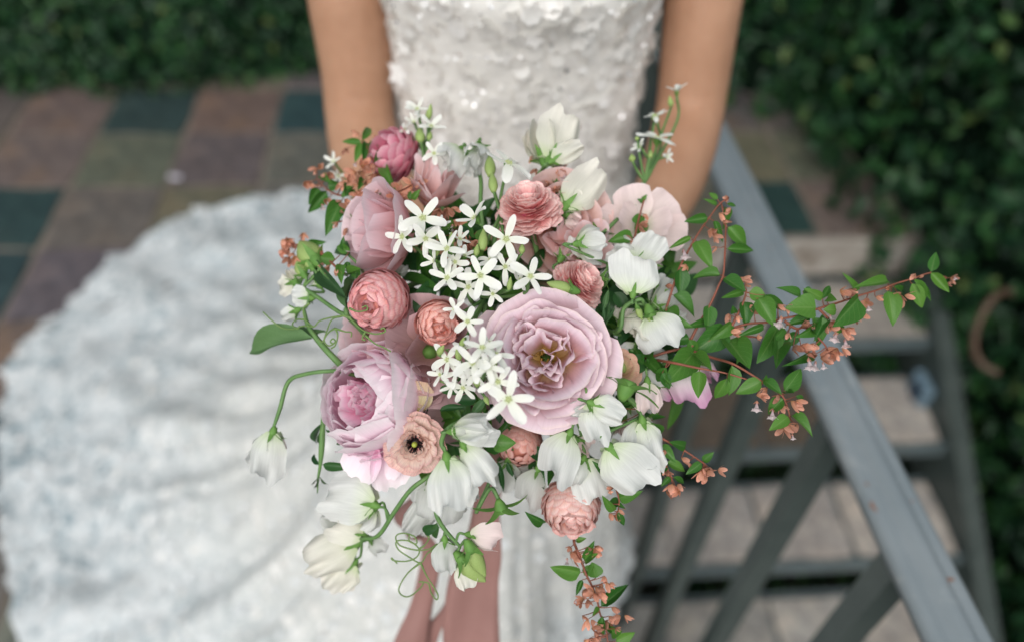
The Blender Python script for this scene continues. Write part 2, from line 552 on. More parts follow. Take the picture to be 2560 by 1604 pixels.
for b in bs:
    p = rail_point_b(b)
    a, b2 = Ginv(p)
    w = .0165
    zb = -math.ceil(max(0, (EDGE_B - b2)) / STEP_R) * STEP_H if b2 < EDGE_B else 0
    g = Geo(); g.add(box_geo(-w, w, -w, w, zb + .003 - p.z, -.017, tf=lambda v: Vector((v.x * cy_ - v.y * sy_, v.x * sy_ + v.y * cy_, v.z))))
    put('post', g.mesh('post', [m_steel], False), Matrix.Translation(p), rail)
# tall newel at the far end of the railing
pn = at(1632, 60, 1.62)
g = Geo(); g.add(box_geo(-.045, .045, -.045, .045, -pn.z - .0, .12)); g.add(box_geo(-.052, .052, -.052, .052, .1205, .15))
nw = put('newel_post', g.mesh('newel_post', [m_steel], False), Matrix.Translation(pn))
tag(nw, 'thick dark grey-green newel post between the dress and the bride arm', 'post')

# outer railing at the far side of the stairs
orl = tag(empty('outer_railing', G(1.42, 1.0, -1)), 'dim grey metal railing along the hedge side of the stairs', 'railing')
g = Geo(); g.add(slope_bar(SA1 + .27, SA1 + .30, .30, .325))
put('rail_cap', g.mesh('outer_rail_cap', [m_steel], False), parent=orl)
for b in (1.5, 1.1, .7, .3):
    zt = -(EDGE_B - b) * STEP_H / STEP_R + .24
    g = Geo(); g.add(box_geo(SA1 + .272, SA1 + .298, b - .013, b + .013, -2.6, zt, tf=Gv))
    put('post', g.mesh('outer_post', [m_steel], False), parent=orl)
# rope loop hung on it
cen = at(2515, 830, 1.95)
pts = [tuple(cen + RT * (math.cos(t_) * .075) + UP * (math.sin(t_) * .100) + FW * (.02 * math.sin(2 * t_))) + (.009,) for t_ in [rad(75 + 185 * i / 14) for i in range(15)]]
g = Geo(); g.add(tube_geo(pts, 8, 4))
tag(put('rope_loop', g.mesh('rope_loop', [mat_simple('tan_rope', (.10, .065, .042), (.07, .045, .03), 40)])), 'loop of tan rope hanging in the dark beside the outer railing', 'rope')

# small pale petal fallen on the patio
pc = on_plane(437, 443, .012)
V = [Vector((0, 0, .004))]; n = 12
for i in range(n):
    t_ = 2 * math.pi * i / n
    V.append(Vector((math.cos(t_) * .022, math.sin(t_) * .014, .003 * math.sin(3 * t_))))
tag(put('fallen_petal', mesh_of('fallen_petal', V, [(0, 1 + i, 1 + (i + 1) % n) for i in range(n)], [mat_simple('pale_petal', (.62, .60, .66))]), Matrix.Translation(pc)), 'single pale petal lying on the slate tiles', 'petal')

# ---- hedges
m_hl, nt, out = new_mat('hedge_leaf')
gi = N(nt, 'ShaderNodeNewGeometry')
c = ramp(nt, gi.outputs['Random Per Island'], [(0, (.007, .030, .014)), (.55, (.013, .056, .020)), (.86, (.028, .100, .026)), (.97, (.050, .125, .034)), (1, (.16, .22, .07))])
principled(nt, out, c, .45, .35, trans=.15)
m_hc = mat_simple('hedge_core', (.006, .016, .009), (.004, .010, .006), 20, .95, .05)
m_tw = mat_simple('hedge_stem', (.05, .04, .025), rough=.9)

def leaf_cloud(points, size, seed):
    """points: list of (pos, normal). small folded leaves as one mesh"""
    r = np.random.RandomState(seed)
    n = len(points)
    P = np.array([p for p, _ in points]); Nn = np.array([q for _, q in points])
    Nn = Nn + r.normal(0, .55, (n, 3)); Nn /= np.linalg.norm(Nn, axis=1)[:, None]
    A = r.normal(0, 1, (n, 3)) + np.array([0, 0, -.8]); A -= Nn * (A * Nn).sum(1)[:, None]; A /= np.linalg.norm(A, axis=1)[:, None]
    B = np.cross(Nn, A)
    s = (size * r.uniform(.6, 1.35, n))[:, None]
    v = [P - A * s * .5, P - A * s * .1 + B * s * .30 + Nn * s * .10, P + A * s * .55, P - A * s * .1 - B * s * .30 + Nn * s * .10, P + A * s * .05 - Nn * s * .02]
    V = np.stack(v, 1).reshape(-1, 3)
    base = np.arange(n)[:, None] * 5
    F3 = np.concatenate([base + np.array([[0, 1, 4]]), base + np.array([[1, 2, 4]]), base + np.array([[2, 3, 4]]), base + np.array([[3, 0, 4]])])
    return V.tolist(), F3.tolist()

def hedge_wall(name, label, path, z0, z1, n, seed, thick=.35, size=.036, bulge=.06):
    """path: list of (x,y) of the face; leaves fill a shell in front of a dark core"""
    r = random.Random(seed)
    root = tag(empty(name, Vector((path[0][0], path[0][1], z0))), label, 'hedge')
    segs = [(Vector((*path[i], 0)), Vector((*path[i + 1], 0))) for i in range(len(path) - 1)]
    tot = sum((b - a).length for a, b in segs)
    pts = []
    for a, b in segs:
        L = (b - a).length
        nrm = Vector(((b - a).y, -(b - a).x, 0)).normalized()
        for _ in range(int(n * L / tot)):
            t_, h_ = r.random(), r.random()
            p = a.lerp(b, t_); z = z0 + (z1 - z0) * h_
            w = noise.noise(Vector((p.x * 2.2, p.y * 2.2, z * 2.5 + seed))) * bulge * 1.6 + noise.noise(Vector((p.x * 7, p.y * 7, z * 7))) * bulge
            q = p + nrm * (w + bulge - r.random() ** 2 * .10); q.z = z
            pts.append((tuple(q), tuple(nrm + Vector((0, 0, .35)))))
    V, Fc = leaf_cloud(pts, size, seed)
    put('foliage', mesh_of(name + '_foliage', V, Fc, [m_hl], False), parent=root)['kind'] = 'stuff'
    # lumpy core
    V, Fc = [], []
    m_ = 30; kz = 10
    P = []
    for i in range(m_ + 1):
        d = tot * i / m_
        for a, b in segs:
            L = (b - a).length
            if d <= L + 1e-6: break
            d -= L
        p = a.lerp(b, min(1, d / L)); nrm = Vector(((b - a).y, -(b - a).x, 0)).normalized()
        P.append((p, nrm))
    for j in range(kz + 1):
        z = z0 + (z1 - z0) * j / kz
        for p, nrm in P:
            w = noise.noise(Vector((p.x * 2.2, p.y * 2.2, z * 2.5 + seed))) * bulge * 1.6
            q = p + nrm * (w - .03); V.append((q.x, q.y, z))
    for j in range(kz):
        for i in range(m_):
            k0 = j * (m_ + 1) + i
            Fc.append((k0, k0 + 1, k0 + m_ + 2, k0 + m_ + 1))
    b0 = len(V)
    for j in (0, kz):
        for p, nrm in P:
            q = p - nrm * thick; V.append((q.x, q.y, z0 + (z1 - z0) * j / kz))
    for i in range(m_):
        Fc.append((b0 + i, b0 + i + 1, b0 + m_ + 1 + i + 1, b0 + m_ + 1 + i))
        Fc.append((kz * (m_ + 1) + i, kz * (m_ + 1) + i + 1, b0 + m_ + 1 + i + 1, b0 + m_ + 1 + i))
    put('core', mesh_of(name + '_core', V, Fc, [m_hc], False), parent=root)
    return root

def gp(x, y, z=0.0):
    q = on_plane(x, y, z); return (q.x, q.y)
pL = [gp(-500, 250), gp(0, 222), gp(250, 210), gp(420, 228), gp(650, 195), gp(800, 180), gp(1200, 170), gp(1700, 190)]
hedge_wall('hedge', 'dark green leafy hedge behind the patio on the left of the bride', pL, -.02, 1.7, 15000, 3, size=.040)
pR = [gp(1690, 150), gp(1880, 225), gp(2060, 255), gp(2150, 400), gp(2240, 520), gp(2330, 600)]
x_, y_ = pR[-1]
pR2 = pR + [(x_ + .10, y_ - .10), tuple(G(1.70, 1.45))[:2], tuple(G(1.76, .9))[:2], tuple(G(1.78, .1))[:2]]
hedge_wall('hedge', 'tall dark hedge climbing beside the stairs on the right', pR2, -2.5, 1.55, 22000, 8, size=.052, bulge=.13)
# low ivy under the stairs
pts = []
r = random.Random(4)
for _ in range(4200):
    a, b = r.uniform(.2, 1.9), r.uniform(-.6, 1.85)
    z = -(EDGE_B - b) * STEP_H / STEP_R - .42 - r.random() * .12
    pts.append((tuple(G(a, b, z)), (0, -.2, 1)))
V, Fc = leaf_cloud(pts, .045, 5)
tag(put('ground_cover', mesh_of('ground_cover', V, Fc, [m_hl], False)), 'dark green ground cover growing under the open stairs', 'plants', kind='stuff')
V = [tuple(G(a, b, -(EDGE_B - b) * STEP_H / STEP_R - .56)) for b in (-.9, 1.9) for a in (.1, 1.8)]
put('soil_bank', mesh_of('soil_bank', V, [(0, 1, 3, 2)], [m_soil], False))['kind'] = 'structure'
# ================================================================= the bride
BX, BY = on_plane(1290, 250, 0).x * 0 + at(1290, 250, .975).x, .87
m_skin, nt, out = new_mat('skin')
co = obj_coord(nt)
f = noise_tex(nt, 14, 6, .7, co); f2 = noise_tex(nt, 240, 3, .6, co)
c = ramp(nt, f, [(.3, (.335, .180, .108)), (.7, (.445, .255, .162))])
principled(nt, out, c, .55, .25, 0, f2, .08, .0006, sss=.12)
m_hair = mat_simple('brown_hair', (.10, .055, .030), (.05, .028, .016), 60, .5, .4)

bride = tag(empty('person', Vector((BX, BY, 0))), 'bride in a white beaded lace gown with long train holding a bouquet with both hands', 'person')
bg_ = Geo()
def limb(pts, sides=14, n=5, flat=1.0): bg_.add(tube_geo([tuple(p) + (r,) for p, r in pts], sides, n, True, flat=flat))
def bp(x, y, z): return Vector((BX + x, BY + y, z))
# torso, neck, head
limb([(bp(0, .02, .88), .115), (bp(0, .01, 1.0), .11), (bp(0, .01, 1.12), .098), (bp(0, 0, 1.24), .108), (bp(0, .01, 1.34), .105), (bp(0, .02, 1.42), .075), (bp(0, .02, 1.46), .052), (bp(0, .01, 1.53), .050), (bp(0, 0, 1.57), .055)], 20, 5)
limb([(bp(-.05, .02, .95), .11), (bp(-.04, .01, 1.12), .09), (bp(-.06, .01, 1.28), .085), (bp(-.10, .02, 1.39), .055)], 16)
limb([(bp(.05, .02, .95), .11), (bp(.04, .01, 1.12), .09), (bp(.06, .01, 1.28), .085), (bp(.10, .02, 1.39), .055)], 16)
limb([(bp(0, -.012, 1.555), .045), (bp(0, -.022, 1.60), .066), (bp(0, -.012, 1.65), .080), (bp(0, 0, 1.70), .082), (bp(0, .01, 1.74), .060), (bp(0, .01, 1.765), .02)], 20)
limb([(bp(0, -.085, 1.66), .008), (bp(0, -.104, 1.635), .012), (bp(0, -.095, 1.628), .008)], 8)     # nose
limb([(bp(-.02, -.088, 1.605), .006), (bp(0, -.094, 1.606), .008), (bp(.02, -.088, 1.605), .006)], 8)  # lips
for s_ in (-1, 1):
    limb([(bp(s_ * .080, .0, 1.665), .014), (bp(s_ * .086, .006, 1.64), .012), (bp(s_ * .080, .0, 1.62), .008)], 8)
    # legs under the skirt
    limb([(bp(s_ * .07, .01, .95), .09), (bp(s_ * .075, .0, .75), .075), (bp(s_ * .07, .0, .52), .050), (bp(s_ * .065, .02, .35), .050), (bp(s_ * .06, .03, .12), .032), (bp(s_ * .06, .0, .06), .034), (bp(s_ * .065, -.08, .035), .028), (bp(s_ * .065, -.12, .03), .018)], 12)
# stems handle that both hands hold
HAND = bp(.01, -.245, 1.085)
BCEN = at(1250, 860, .60)
HAX = (BCEN - HAND).normalized()
armL = [(bp(-.07, .02, 1.40), .040), (bp(-.13, .02, 1.405), .048), (bp(-.165, .018, 1.375), .050), (at(858, -180, .875), .051), (at(872, 0, .895), .0465), (at(893, 180, .930), .0425), (at(900, 290, .945), .0415), (at(922, 400, .925), .0415), (at(990, 510, .885), .036), (at(1100, 610, .84), .028)]
armR = [(bp(.07, .02, 1.40), .040), (bp(.13, .02, 1.405), .048), (bp(.165, .018, 1.375), .050), (at(1780, -180, .875), .050), (at(1757, 0, .895), .0450), (at(1737, 180, .930), .0420), (at(1722, 290, .945), .0410), (at(1695, 400, .925), .0400), (at(1650, 510, .885), .035), (at(1550, 620, .84), .028)]
e1 = Vector((1, 0, 0)); e1 = (e1 - HAX * e1.dot(HAX)).normalized(); e2 = HAX.cross(e1)
if e2.z < 0: e2 = -e2
for s_, arm, off in ((-1, armL, .0), (1, armR, .055)):
    pc = HAND + HAX * off + e1 * (s_ * .040) - e2 * .004
    limb(arm + [(pc + e1 * s_ * .035 - HAX * .03, .024), (pc, .026)])
    limb([(pc + HAX * .034, .0155), (pc, .020), (pc - HAX * .034, .0155)], 12)
    for k in range(4):
        fp = HAND + HAX * (off + (k - 1.5) * .0205)
        rr = .030
        ang = [rad(180 - a_) for a_ in (0, 40, 80, 120 - 8 * abs(k - 1.5), 150 - 12 * abs(k - 1.5))]
        limb([(fp + e1 * (-s_ * math.cos(a_) * rr * -1 if False else s_ * -math.cos(a_) * rr) + e2 * (math.sin(a_) * rr), .0088 - .0006 * i) for i, a_ in enumerate(ang)], 10, 3)
    ang = [rad(180 + a_) for a_ in (0, 45, 85, 115)]
    fp = HAND + HAX * (off + .030)
    limb([(fp + e1 * (s_ * -math.cos(a_) * .031) + e2 * (math.sin(a_) * .031) + HAX * .006 * i, .0110 - .0008 * i) for i, a_ in enumerate(ang)], 10, 3)
tmp = bpy.data.objects.new('person_source', bg_.mesh('person_source', [m_skin]))
COL.objects.link(tmp)
rm = tmp.modifiers.new('remesh', 'REMESH'); rm.mode = 'VOXEL'; rm.voxel_size = .0052; rm.use_smooth_shade = True
sm = tmp.modifiers.new('smooth', 'SMOOTH'); sm.factor = .6; sm.iterations = 5
dg = bpy.context.evaluated_depsgraph_get()
bm_ = bpy.data.meshes.new_from_object(tmp.evaluated_get(dg))
bpy.data.objects.remove(tmp)
bm_.name = 'body'
bm_.materials.clear(); bm_.materials.append(m_skin)
bm_.polygons.foreach_set('use_smooth', [True] * len(bm_.polygons))
put('body', bm_, parent=bride)
# hair and eyes
g = Geo()
V, Fc = [], []
for j in range(13):
    th = math.pi * (.02 + .62 * j / 12)
    for i in range(24):
        ph = 2 * math.pi * i / 24
        front = max(0, -math.sin(ph))
        k_ = 1 - .52 * front * (j / 12) ** 1.0
        t2 = th * k_
        V.append(bp(math.sin(t2) * math.cos(ph) * .094, math.sin(t2) * math.sin(ph) * .100 + .012, 1.682 + math.cos(t2) * .100))
for j in range(12):
    for i in range(24):
        Fc.append((j * 24 + i, j * 24 + (i + 1) % 24, (j + 1) * 24 + (i + 1) % 24, (j + 1) * 24 + i))
g.add((V, Fc))
g.add(tube_geo([tuple(bp(0, .10, 1.66)) + (.03,), tuple(bp(0, .13, 1.64)) + (.045,), tuple(bp(0, .15, 1.61)) + (.03,)], 12, 4))
put('hair', g.mesh('hair', [m_hair]), parent=bride)
m_eye = mat_simple('eye', (.03, .02, .015), rough=.15)
for s_ in (-1, 1):
    g = Geo(); g.add(tube_geo([tuple(bp(s_ * .030, -.078, 1.660)) + (.004,), tuple(bp(s_ * .030, -.0845, 1.660)) + (.009,), tuple(bp(s_ * .030, -.088, 1.660)) + (.004,)], 10, 3))
    put('eye', g.mesh('eye', [m_eye]), parent=bride)

# ---- the gown: one surface from the bust to the edge of the train
m_gown, nt, out = new_mat('ivory_lace')
co = obj_coord(nt)
sepz = N(nt, 'ShaderNodeSeparateXYZ'); nt.links.new(co, sepz.inputs[0])
v1 = noise_tex(nt, 26, 5, .65, co, .5); v2 = noise_tex(nt, 75, 4, .65, co, .3); v3 = noise_tex(nt, 5.5, 4, .6, co, .8)
lace = ramp(nt, v1, [(.40, (.22, .30, .34)), (.50, (.50, .56, .58)), (.58, (.76, .78, .785))])
lace2 = mixc(nt, ramp(nt, v3, [(.42, (0, 0, 0)), (.60, (.62, .62, .62))]), lace, (.60, .63, .64))
net = mixc(nt, ramp(nt, v2, [(.35, (.20, .20, .20)), (.6, (0, 0, 0))]), lace2, (.44, .49, .50))
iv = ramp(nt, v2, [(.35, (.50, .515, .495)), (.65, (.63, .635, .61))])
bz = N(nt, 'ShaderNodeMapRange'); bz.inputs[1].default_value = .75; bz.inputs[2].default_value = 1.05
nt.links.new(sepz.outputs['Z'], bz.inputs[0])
iv = mixc(nt, bz.outputs[0], iv, (.86, .85, .81))  # brightness put into the bodice colour by height, offsetting shade from the arms
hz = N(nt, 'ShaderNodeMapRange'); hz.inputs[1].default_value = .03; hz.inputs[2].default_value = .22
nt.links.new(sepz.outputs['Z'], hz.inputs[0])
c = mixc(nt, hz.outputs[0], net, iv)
gp_ = principled(nt, out, c, .7, .2, 0, v1, .6, .004, trans=.12, sheen=.2)
# openings in the lace near the hem show the slate below
hole = noise_tex(nt, 34, 4, .6, co, .6); patch = noise_tex(nt, 3.3, 2, .5, co)
hm = ramp(nt, hole, [(.57, (0, 0, 0)), (.61, (1, 1, 1))]); pmk = ramp(nt, patch, [(.52, (0, 0, 0)), (.60, (.9, .9, .9))])
lo = N(nt, 'ShaderNodeMapRange'); lo.inputs[1].default_value = .05; lo.inputs[2].default_value = .03
nt.links.new(sepz.outputs['Z'], lo.inputs[0])
mm = N(nt, 'ShaderNodeMath', operation='MULTIPLY'); nt.links.new(hm, mm.inputs[0]); nt.links.new(pmk, mm.inputs[1])
mm2 = N(nt, 'ShaderNodeMath', operation='MULTIPLY'); nt.links.new(mm.outputs[0], mm2.inputs[0]); nt.links.new(lo.outputs[0], mm2.inputs[1])
tp = N(nt, 'ShaderNodeBsdfTransparent'); mx = N(nt, 'ShaderNodeMixShader')
src = out.inputs['Surface'].links[0].from_socket
nt.links.new(mm2.outputs[0], mx.inputs[0]); nt.links.new(src, mx.inputs[1]); nt.links.new(tp.outputs[0], mx.inputs[2]); nt.links.new(mx.outputs[0], out.inputs['Surface'])

edge_px = [(835, 498), (770, 494), (600, 520), (450, 560), (330, 640), (200, 760), (100, 850), (40, 920), (22, 1010), (18, 1200), (34, 1400), (75, 1604), (140, 1800), (260, 2050), (620, 2250), (1000, 2330)]
bnd = []
for (x, y) in edge_px:
    q = on_plane(x, y, .0) - Vector((BX, BY, 0))
    bnd.append((math.atan2(q.y, q.x) % (2 * math.pi), math.hypot(q.x, q.y)))
bnd.sort()
HEM = .30
def Rphi(ph):
    ph = ph % (2 * math.pi)
    if bnd[0][0] <= ph <= bnd[-1][0]:
        for i in range(len(bnd) - 1):
            if bnd[i][0] <= ph <= bnd[i + 1][0]:
                t_ = (ph - bnd[i][0]) / max(1e-6, bnd[i + 1][0] - bnd[i][0])
                return bnd[i][1] * (1 - t_) + bnd[i + 1][1] * t_
    a, b = bnd[-1][0], bnd[0][0]
    if ph > a: t_ = (ph - a)
    else: t_ = (b - ph)
    t_ = min(1, t_ / .75); t_ = t_ * t_ * (3 - 2 * t_)
    e_ = bnd[-1][1] if ph > a else bnd[0][1]
    return e_ * (1 - t_) + HEM * t_
rows_top = [(1.392, .150, .104, .098), (1.345, .160, .130, .105), (1.30, .157, .136, .104), (1.25, .151, .118, .102), (1.20, .149, .108, .10), (1.125, .147, .102, .10), (1.06, .150, .106, .104), (1.0, .160, .114, .112), (.94, .175, .124, .125)]
PHN = 300
V, Fc, UVs = [], [], []
def rowpt(z, a, fr_, bk, ph):
    s_ = math.sin(ph)
    b = fr_ if s_ < 0 else bk
    return math.cos(ph) * a, s_ * b
rows = []
NTOP = (len(rows_top) - 1) * 4 + 1
for (z, a, f_, b_) in rows_top[:-1]:
    nx = rows_top[rows_top.index((z, a, f_, b_)) + 1]
    for k in range(4):
        t_ = k / 4
        rows.append(('t', z + (nx[0] - z) * t_, a + (nx[1] - a) * t_, f_ + (nx[2] - f_) * t_, b_ + (nx[3] - b_) * t_))
NSK = 84
for k in range(NSK + 1): rows.append(('s', k / NSK))
for rw in rows:
    for i in range(PHN):
        ph = 2 * math.pi * i / PHN
        if rw[0] == 't':
            x, y = rowpt(rw[1], rw[2], rw[3], rw[4], ph); z = rw[1]
            n_ = noise.noise(Vector((x * 45, y * 45, z * 45))) * .0015
            L = math.hypot(x, y); x *= 1 + n_ / L; y *= 1 + n_ / L
        else:
            s_ = rw[1]
            _, a, f_, b_ = rows_top[-1]
            x0, y0 = rowpt(.94, a, f_, b_, ph); r0_ = math.hypot(x0, y0)
            Rr = Rphi(ph)
            Rr *= 1 + .014 * abs(math.sin(ph * 48)) + .02 * noise.noise(Vector((ph * 14, 3, 1)))
            big = max(0, min(1, (Rr - HEM) / .8))
            P0 = (r0_, .94); P1 = (r0_ + .05, .55); P2 = (r0_ + .06 + (Rr - r0_) * .15 , .10 - .09 * big); P3 = (Rr, .020)
            q = s_
            r_ = (1-q)**3*P0[0] + 3*(1-q)**2*q*P1[0] + 3*(1-q)*q*q*P2[0] + q**3*P3[0]
            z = (1-q)**3*P0[1] + 3*(1-q)**2*q*P1[1] + 3*(1-q)*q*q*P2[1] + q**3*P3[1]
            bl = max(0, min(1, q * 1.25))
            x, y = math.cos(ph) * r_, math.sin(ph) * r_
            if q < .5:
                w = q / .5; x = x0 / r0_ * r_ * (1 - w) + x * w; y = y0 / r0_ * r_ * (1 - w) + y * w
            fold = noise.noise(Vector((ph * 7.0 + 1.2 * q, 2.2 * q, 7))) + .6 * noise.noise(Vector((ph * 15, 2.5 * q, 3)))
            amp = (.028 * math.sin(min(1, q * 1.1) * math.pi) ** .8) * (.25 + big)
            z += max(-.0, fold * amp + amp * .6) if q > .35 else 0
            if big > .3 and q > .6:
                z += .045 * big * max(0, noise.noise(Vector((x * 5 + 3, y * 7, 2)))) + .014 * noise.noise(Vector((x * 11, y * 11, 2))) + .006 * noise.noise(Vector((x * 28, y * 28, 2)))
            if q > .96: z = .016 + (z - .016) * .6
            rf = (1 + .045 * math.sin(q * 2) * fold * (1 - big)) if q > .15 else 1
            x *= rf; y *= rf
            # scallops of the overlay on the straight side
            n_ = noise.noise(Vector((x * 32, y * 32, z * 32))) * .006 * (1 - .5 * big)
            x *= 1 + n_ / max(.1, r_); y *= 1 + n_ / max(.1, r_)
            z = max(z, .012)
        V.append((BX + x, BY + y, z))
nr = len(rows)
for j in range(nr - 1):
    for i in range(PHN):
        i2 = (i + 1) % PHN
        Fc.append((j * PHN + i, (j + 1) * PHN + i, (j + 1) * PHN + i2, j * PHN + i2))
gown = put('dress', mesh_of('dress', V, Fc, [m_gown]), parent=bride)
VA = np.array(V)
# petals and sequins sewn on the gown
def sewn(name, mat, cnt, zlo, zhi, smin, smax, seed, lobes=0, low=False, tilt=.28):
    r = np.random.RandomState(seed)
    me = gown.data
    cand = []
    for j in range(nr - 1):
        zc = V[j * PHN + 225][2]
        for i in range(PHN):
            v_ = V[j * PHN + i]
            if zlo <= v_[2] <= zhi and (j >= NTOP) == low: cand.append((j, i))
    if not low: cand = [c_ for c_ in cand if V[c_[0]*PHN+c_[1]][1] < BY + .06]
    # area weights
    ws = []
    for (j, i) in cand:
        a = Vector(V[j * PHN + i]); b = Vector(V[j * PHN + (i + 1) % PHN]); c2 = Vector(V[(j + 1) * PHN + i])
        ws.append((b - a).cross(c2 - a).length)
    ws = np.array(ws); ws /= ws.sum()
    pick = r.choice(len(cand), cnt, p=ws)
    VV, FF = [], []
    for q in pick:
        j, i = cand[q]
        a = Vector(V[j * PHN + i]); b = Vector(V[j * PHN + (i + 1) % PHN]); c2 = Vector(V[(j + 1) * PHN + i])
        nn = (c2 - a).cross(b - a)
        nn.normalize()
        o_ = a + (b - a) * r.rand() + (c2 - a) * r.rand()
        out_ = Vector((o_.x - BX, o_.y - BY, .3)); 
        if nn.dot(out_) < 0: nn = -nn
        nn = (nn + Vector(r.normal(0, tilt, 3))).normalized()
        s_ = smin + (smax - smin) * r.rand() ** 2
        u = nn.cross(Vector(r.normal(0, 1, 3))).normalized(); w = nn.cross(u)
        o_ += nn * (.0012 + s_ * (.25 if lobes else .10))
        n = 10 if lobes else 7
        bi = len(VV)
        VV.append(o_ - nn * s_ * (.18 if lobes else .05))
        for k in range(n):
            t_ = 2 * math.pi * k / n
            rr = s_ * ((1 if k % 2 else .55) if lobes else 1)
            VV.append(o_ + u * math.cos(t_) * rr + w * math.sin(t_) * rr)
        for k in range(n): FF.append((bi, bi + 1 + k, bi + 1 + (k + 1) % n))
    o = put(name, mesh_of(name, VV, FF, [mat], lobes > 0), parent=gown)
    o['kind'] = 'stuff'
m_seqw, nt, out = new_mat('white_petal_sequin')
gi = N(nt, 'ShaderNodeNewGeometry')
c = ramp(nt, gi.outputs['Random Per Island'], [(0, (.76, .745, .71)), (.5, (.84, .83, .80)), (1, (.88, .875, .86))])
principled(nt, out, c, .28, .6, trans=.25)
m_seqg, nt, out = new_mat('mirror_sequin')
principled(nt, out, (.90, .90, .93), .12, .8, .85)
m_pearl, nt, out = new_mat('pearl_bead')
principled(nt, out, (.88, .875, .86), .14, 1.0)
m_app = mat_simple('lace_applique', (.70, .72, .72), (.60, .625, .635), 60, .65, .2, trans=.15)
sewn('petal_sequins', m_seqw, 1300, .9, 1.40, .0030, .0120, 1, tilt=.22)
sewn('applique_petals', m_seqw, 260, .95, 1.40, .010, .018, 17, lobes=5, tilt=.25)
sewn('petal_sequins', m_seqw, 1700, .05, .95, .004, .012, 2, low=True, tilt=.15)
sewn('beads', m_pearl, 1600, .95, 1.40, .0014, .0034, 13, tilt=.5)
sewn('mirror_sequins', m_seqg, 520, .95, 1.40, .0012, .0030, 3, tilt=.45)
sewn('lace_flowers', m_app, 3600, .0, .12, .006, .014, 4, tilt=.12, lobes=5, low=True)
sewn('lace_flowers', m_app, 1500, .12, .9, .006, .014, 6, tilt=.15, lobes=5, low=True)
# ================================================================= flower and foliage builders
def petal_mesh(name, mat, L, W, b0=0., b1=.6, cross=0., vm=.6, base=.25, tipround=.22, ruffle=0., freq=3., notch=0., rimcurl=0., top=1.0, nu=8, nv=7, seed=0, tooth=0., skew=0., crease=0.):
    """petal standing on the origin along +Z, its inner face towards +Y; v of the UV runs base to rim"""
    r = random.Random(seed)
    ph = [r.uniform(0, 6.28) for _ in range(6)]
    K = 48
    tab = [(0., 0., b0)]
    y = z = 0.
    for k in range(1, K + 1):
        v = (k - .5) / K
        a = b0 + (b1 - b0) * v + rimcurl * max(0, (v - .68) / .32) ** 2
        y += L / K * math.sin(a); z += L / K * math.cos(a)
        tab.append((y, z, a))
    V, UV, Fc = [], [], []
    for j in range(nv + 1):
        v = j / nv
        hb = base + (1 - base) * math.sin(math.pi / 2 * min(1, v / vm))
        if v > vm: hb *= 1 - (1 - top) * ((v - vm) / (1 - vm)) ** 1.5
        for i in range(nu + 1):
            u = -1 + 2 * i / nu
            t = v * (1 - tipround * abs(u) ** 2.4) - notch * math.exp(-(u / .18) ** 2) * v ** 3
            t += tooth * v ** 4 * math.sin(u * 13 + ph[3])
            t = max(0, min(1, t))
            f = t * K; k = min(K - 1, int(f)); f -= k
            yy = tab[k][0] * (1 - f) + tab[k + 1][0] * f
            zz = tab[k][1] * (1 - f) + tab[k + 1][1] * f
            a = tab[k][2]
            x = u * W / 2 * hb
            inn = 0.
            if cross:
                inn = (1 - math.cos(x * cross)) / cross
                x = math.sin(x * cross) / cross
            d = inn + crease * W * abs(u) * v + ruffle * v ** 2 * (math.sin(freq * math.pi * u + ph[0]) * .6 + math.sin(freq * 1.7 * math.pi * u + ph[1] + 3 * v) * .4) * (.4 + .6 * abs(u)) + ruffle * .5 * v * math.sin(2.5 * v + ph[2] + 1.5 * u)
            V.append((x + skew * v * v * W, yy + d * math.cos(a), zz - d * math.sin(a)))
            UV.append((u * .5 + .5, v))
    for j in range(nv):
        for i in range(nu):
            k0 = j * (nu + 1) + i
            Fc.append((k0, k0 + 1, k0 + nu + 2, k0 + nu + 1))
    return mesh_of(name, V, Fc, [mat], True, UV)

def leaf_mesh(name, mat, n=8, fold=.16, droop=.25, wave=.03, seed=0, shape=.38, wid=.5, m=2):
    """leaf of length 1 along +Y, width 1 across X, upper face +Z"""
    r = random.Random(seed); p1 = r.uniform(0, 6.28)
    V, UV, Fc = [], [], []
    for j in range(n + 1):
        v = j / n
        h = wid * (math.sin(math.pi * min(1, v ** (math.log(.5) / math.log(shape)))) ** .85) * (1 - .12 * v) + .012
        if j == n: h = .004
        for i in range(-m, m + 1):
            u = i / m
            z = fold * abs(u) * h * 2 - droop * v * v + wave * math.sin(7 * v + p1) * u - .10 * fold * (u * u)
            V.append((u * h, v, z)); UV.append((u * .5 + .5, v))
    for j in range(n):
        for i in range(2 * m):
            k0 = j * (2 * m + 1) + i
            Fc.append((k0, k0 + 1, k0 + 2 * m + 2, k0 + 2 * m + 1))
    return mesh_of(name, V, Fc, [mat], True, UV)

GREEN_D, GREEN_M = (.020, .085, .016), (.036, .135, .022)
m_leaf = mat_leaf('abelia_leaf', (.036, .125, .018), (.066, .195, .028))
m_leafp = mat_leaf('sweet_pea_leaf', (.060, .135, .050), (.085, .185, .070), (.16, .27, .13), .5)
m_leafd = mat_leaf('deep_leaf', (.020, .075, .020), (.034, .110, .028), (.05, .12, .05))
m_calyx = mat_simple('calyx_green', (.17, .34, .075), (.11, .25, .055), 90, .55, .3, .2, .0005, trans=.25)
m_stemg = mat_simple('green_stem', (.13, .24, .075), (.085, .18, .055), 80, .5, .35, .3, .0005)
m_stemr = mat_simple('reddish_stem', (.26, .085, .055), (.17, .06, .035), 90, .5, .3)
m_tendril = mat_simple('tendril_green', (.16, .25, .075), (.12, .20, .06), 90, .5, .3)
m_bud = mat_simple('green_bud', (.42, .52, .20), (.28, .42, .11), 70, .5, .3, trans=.25)
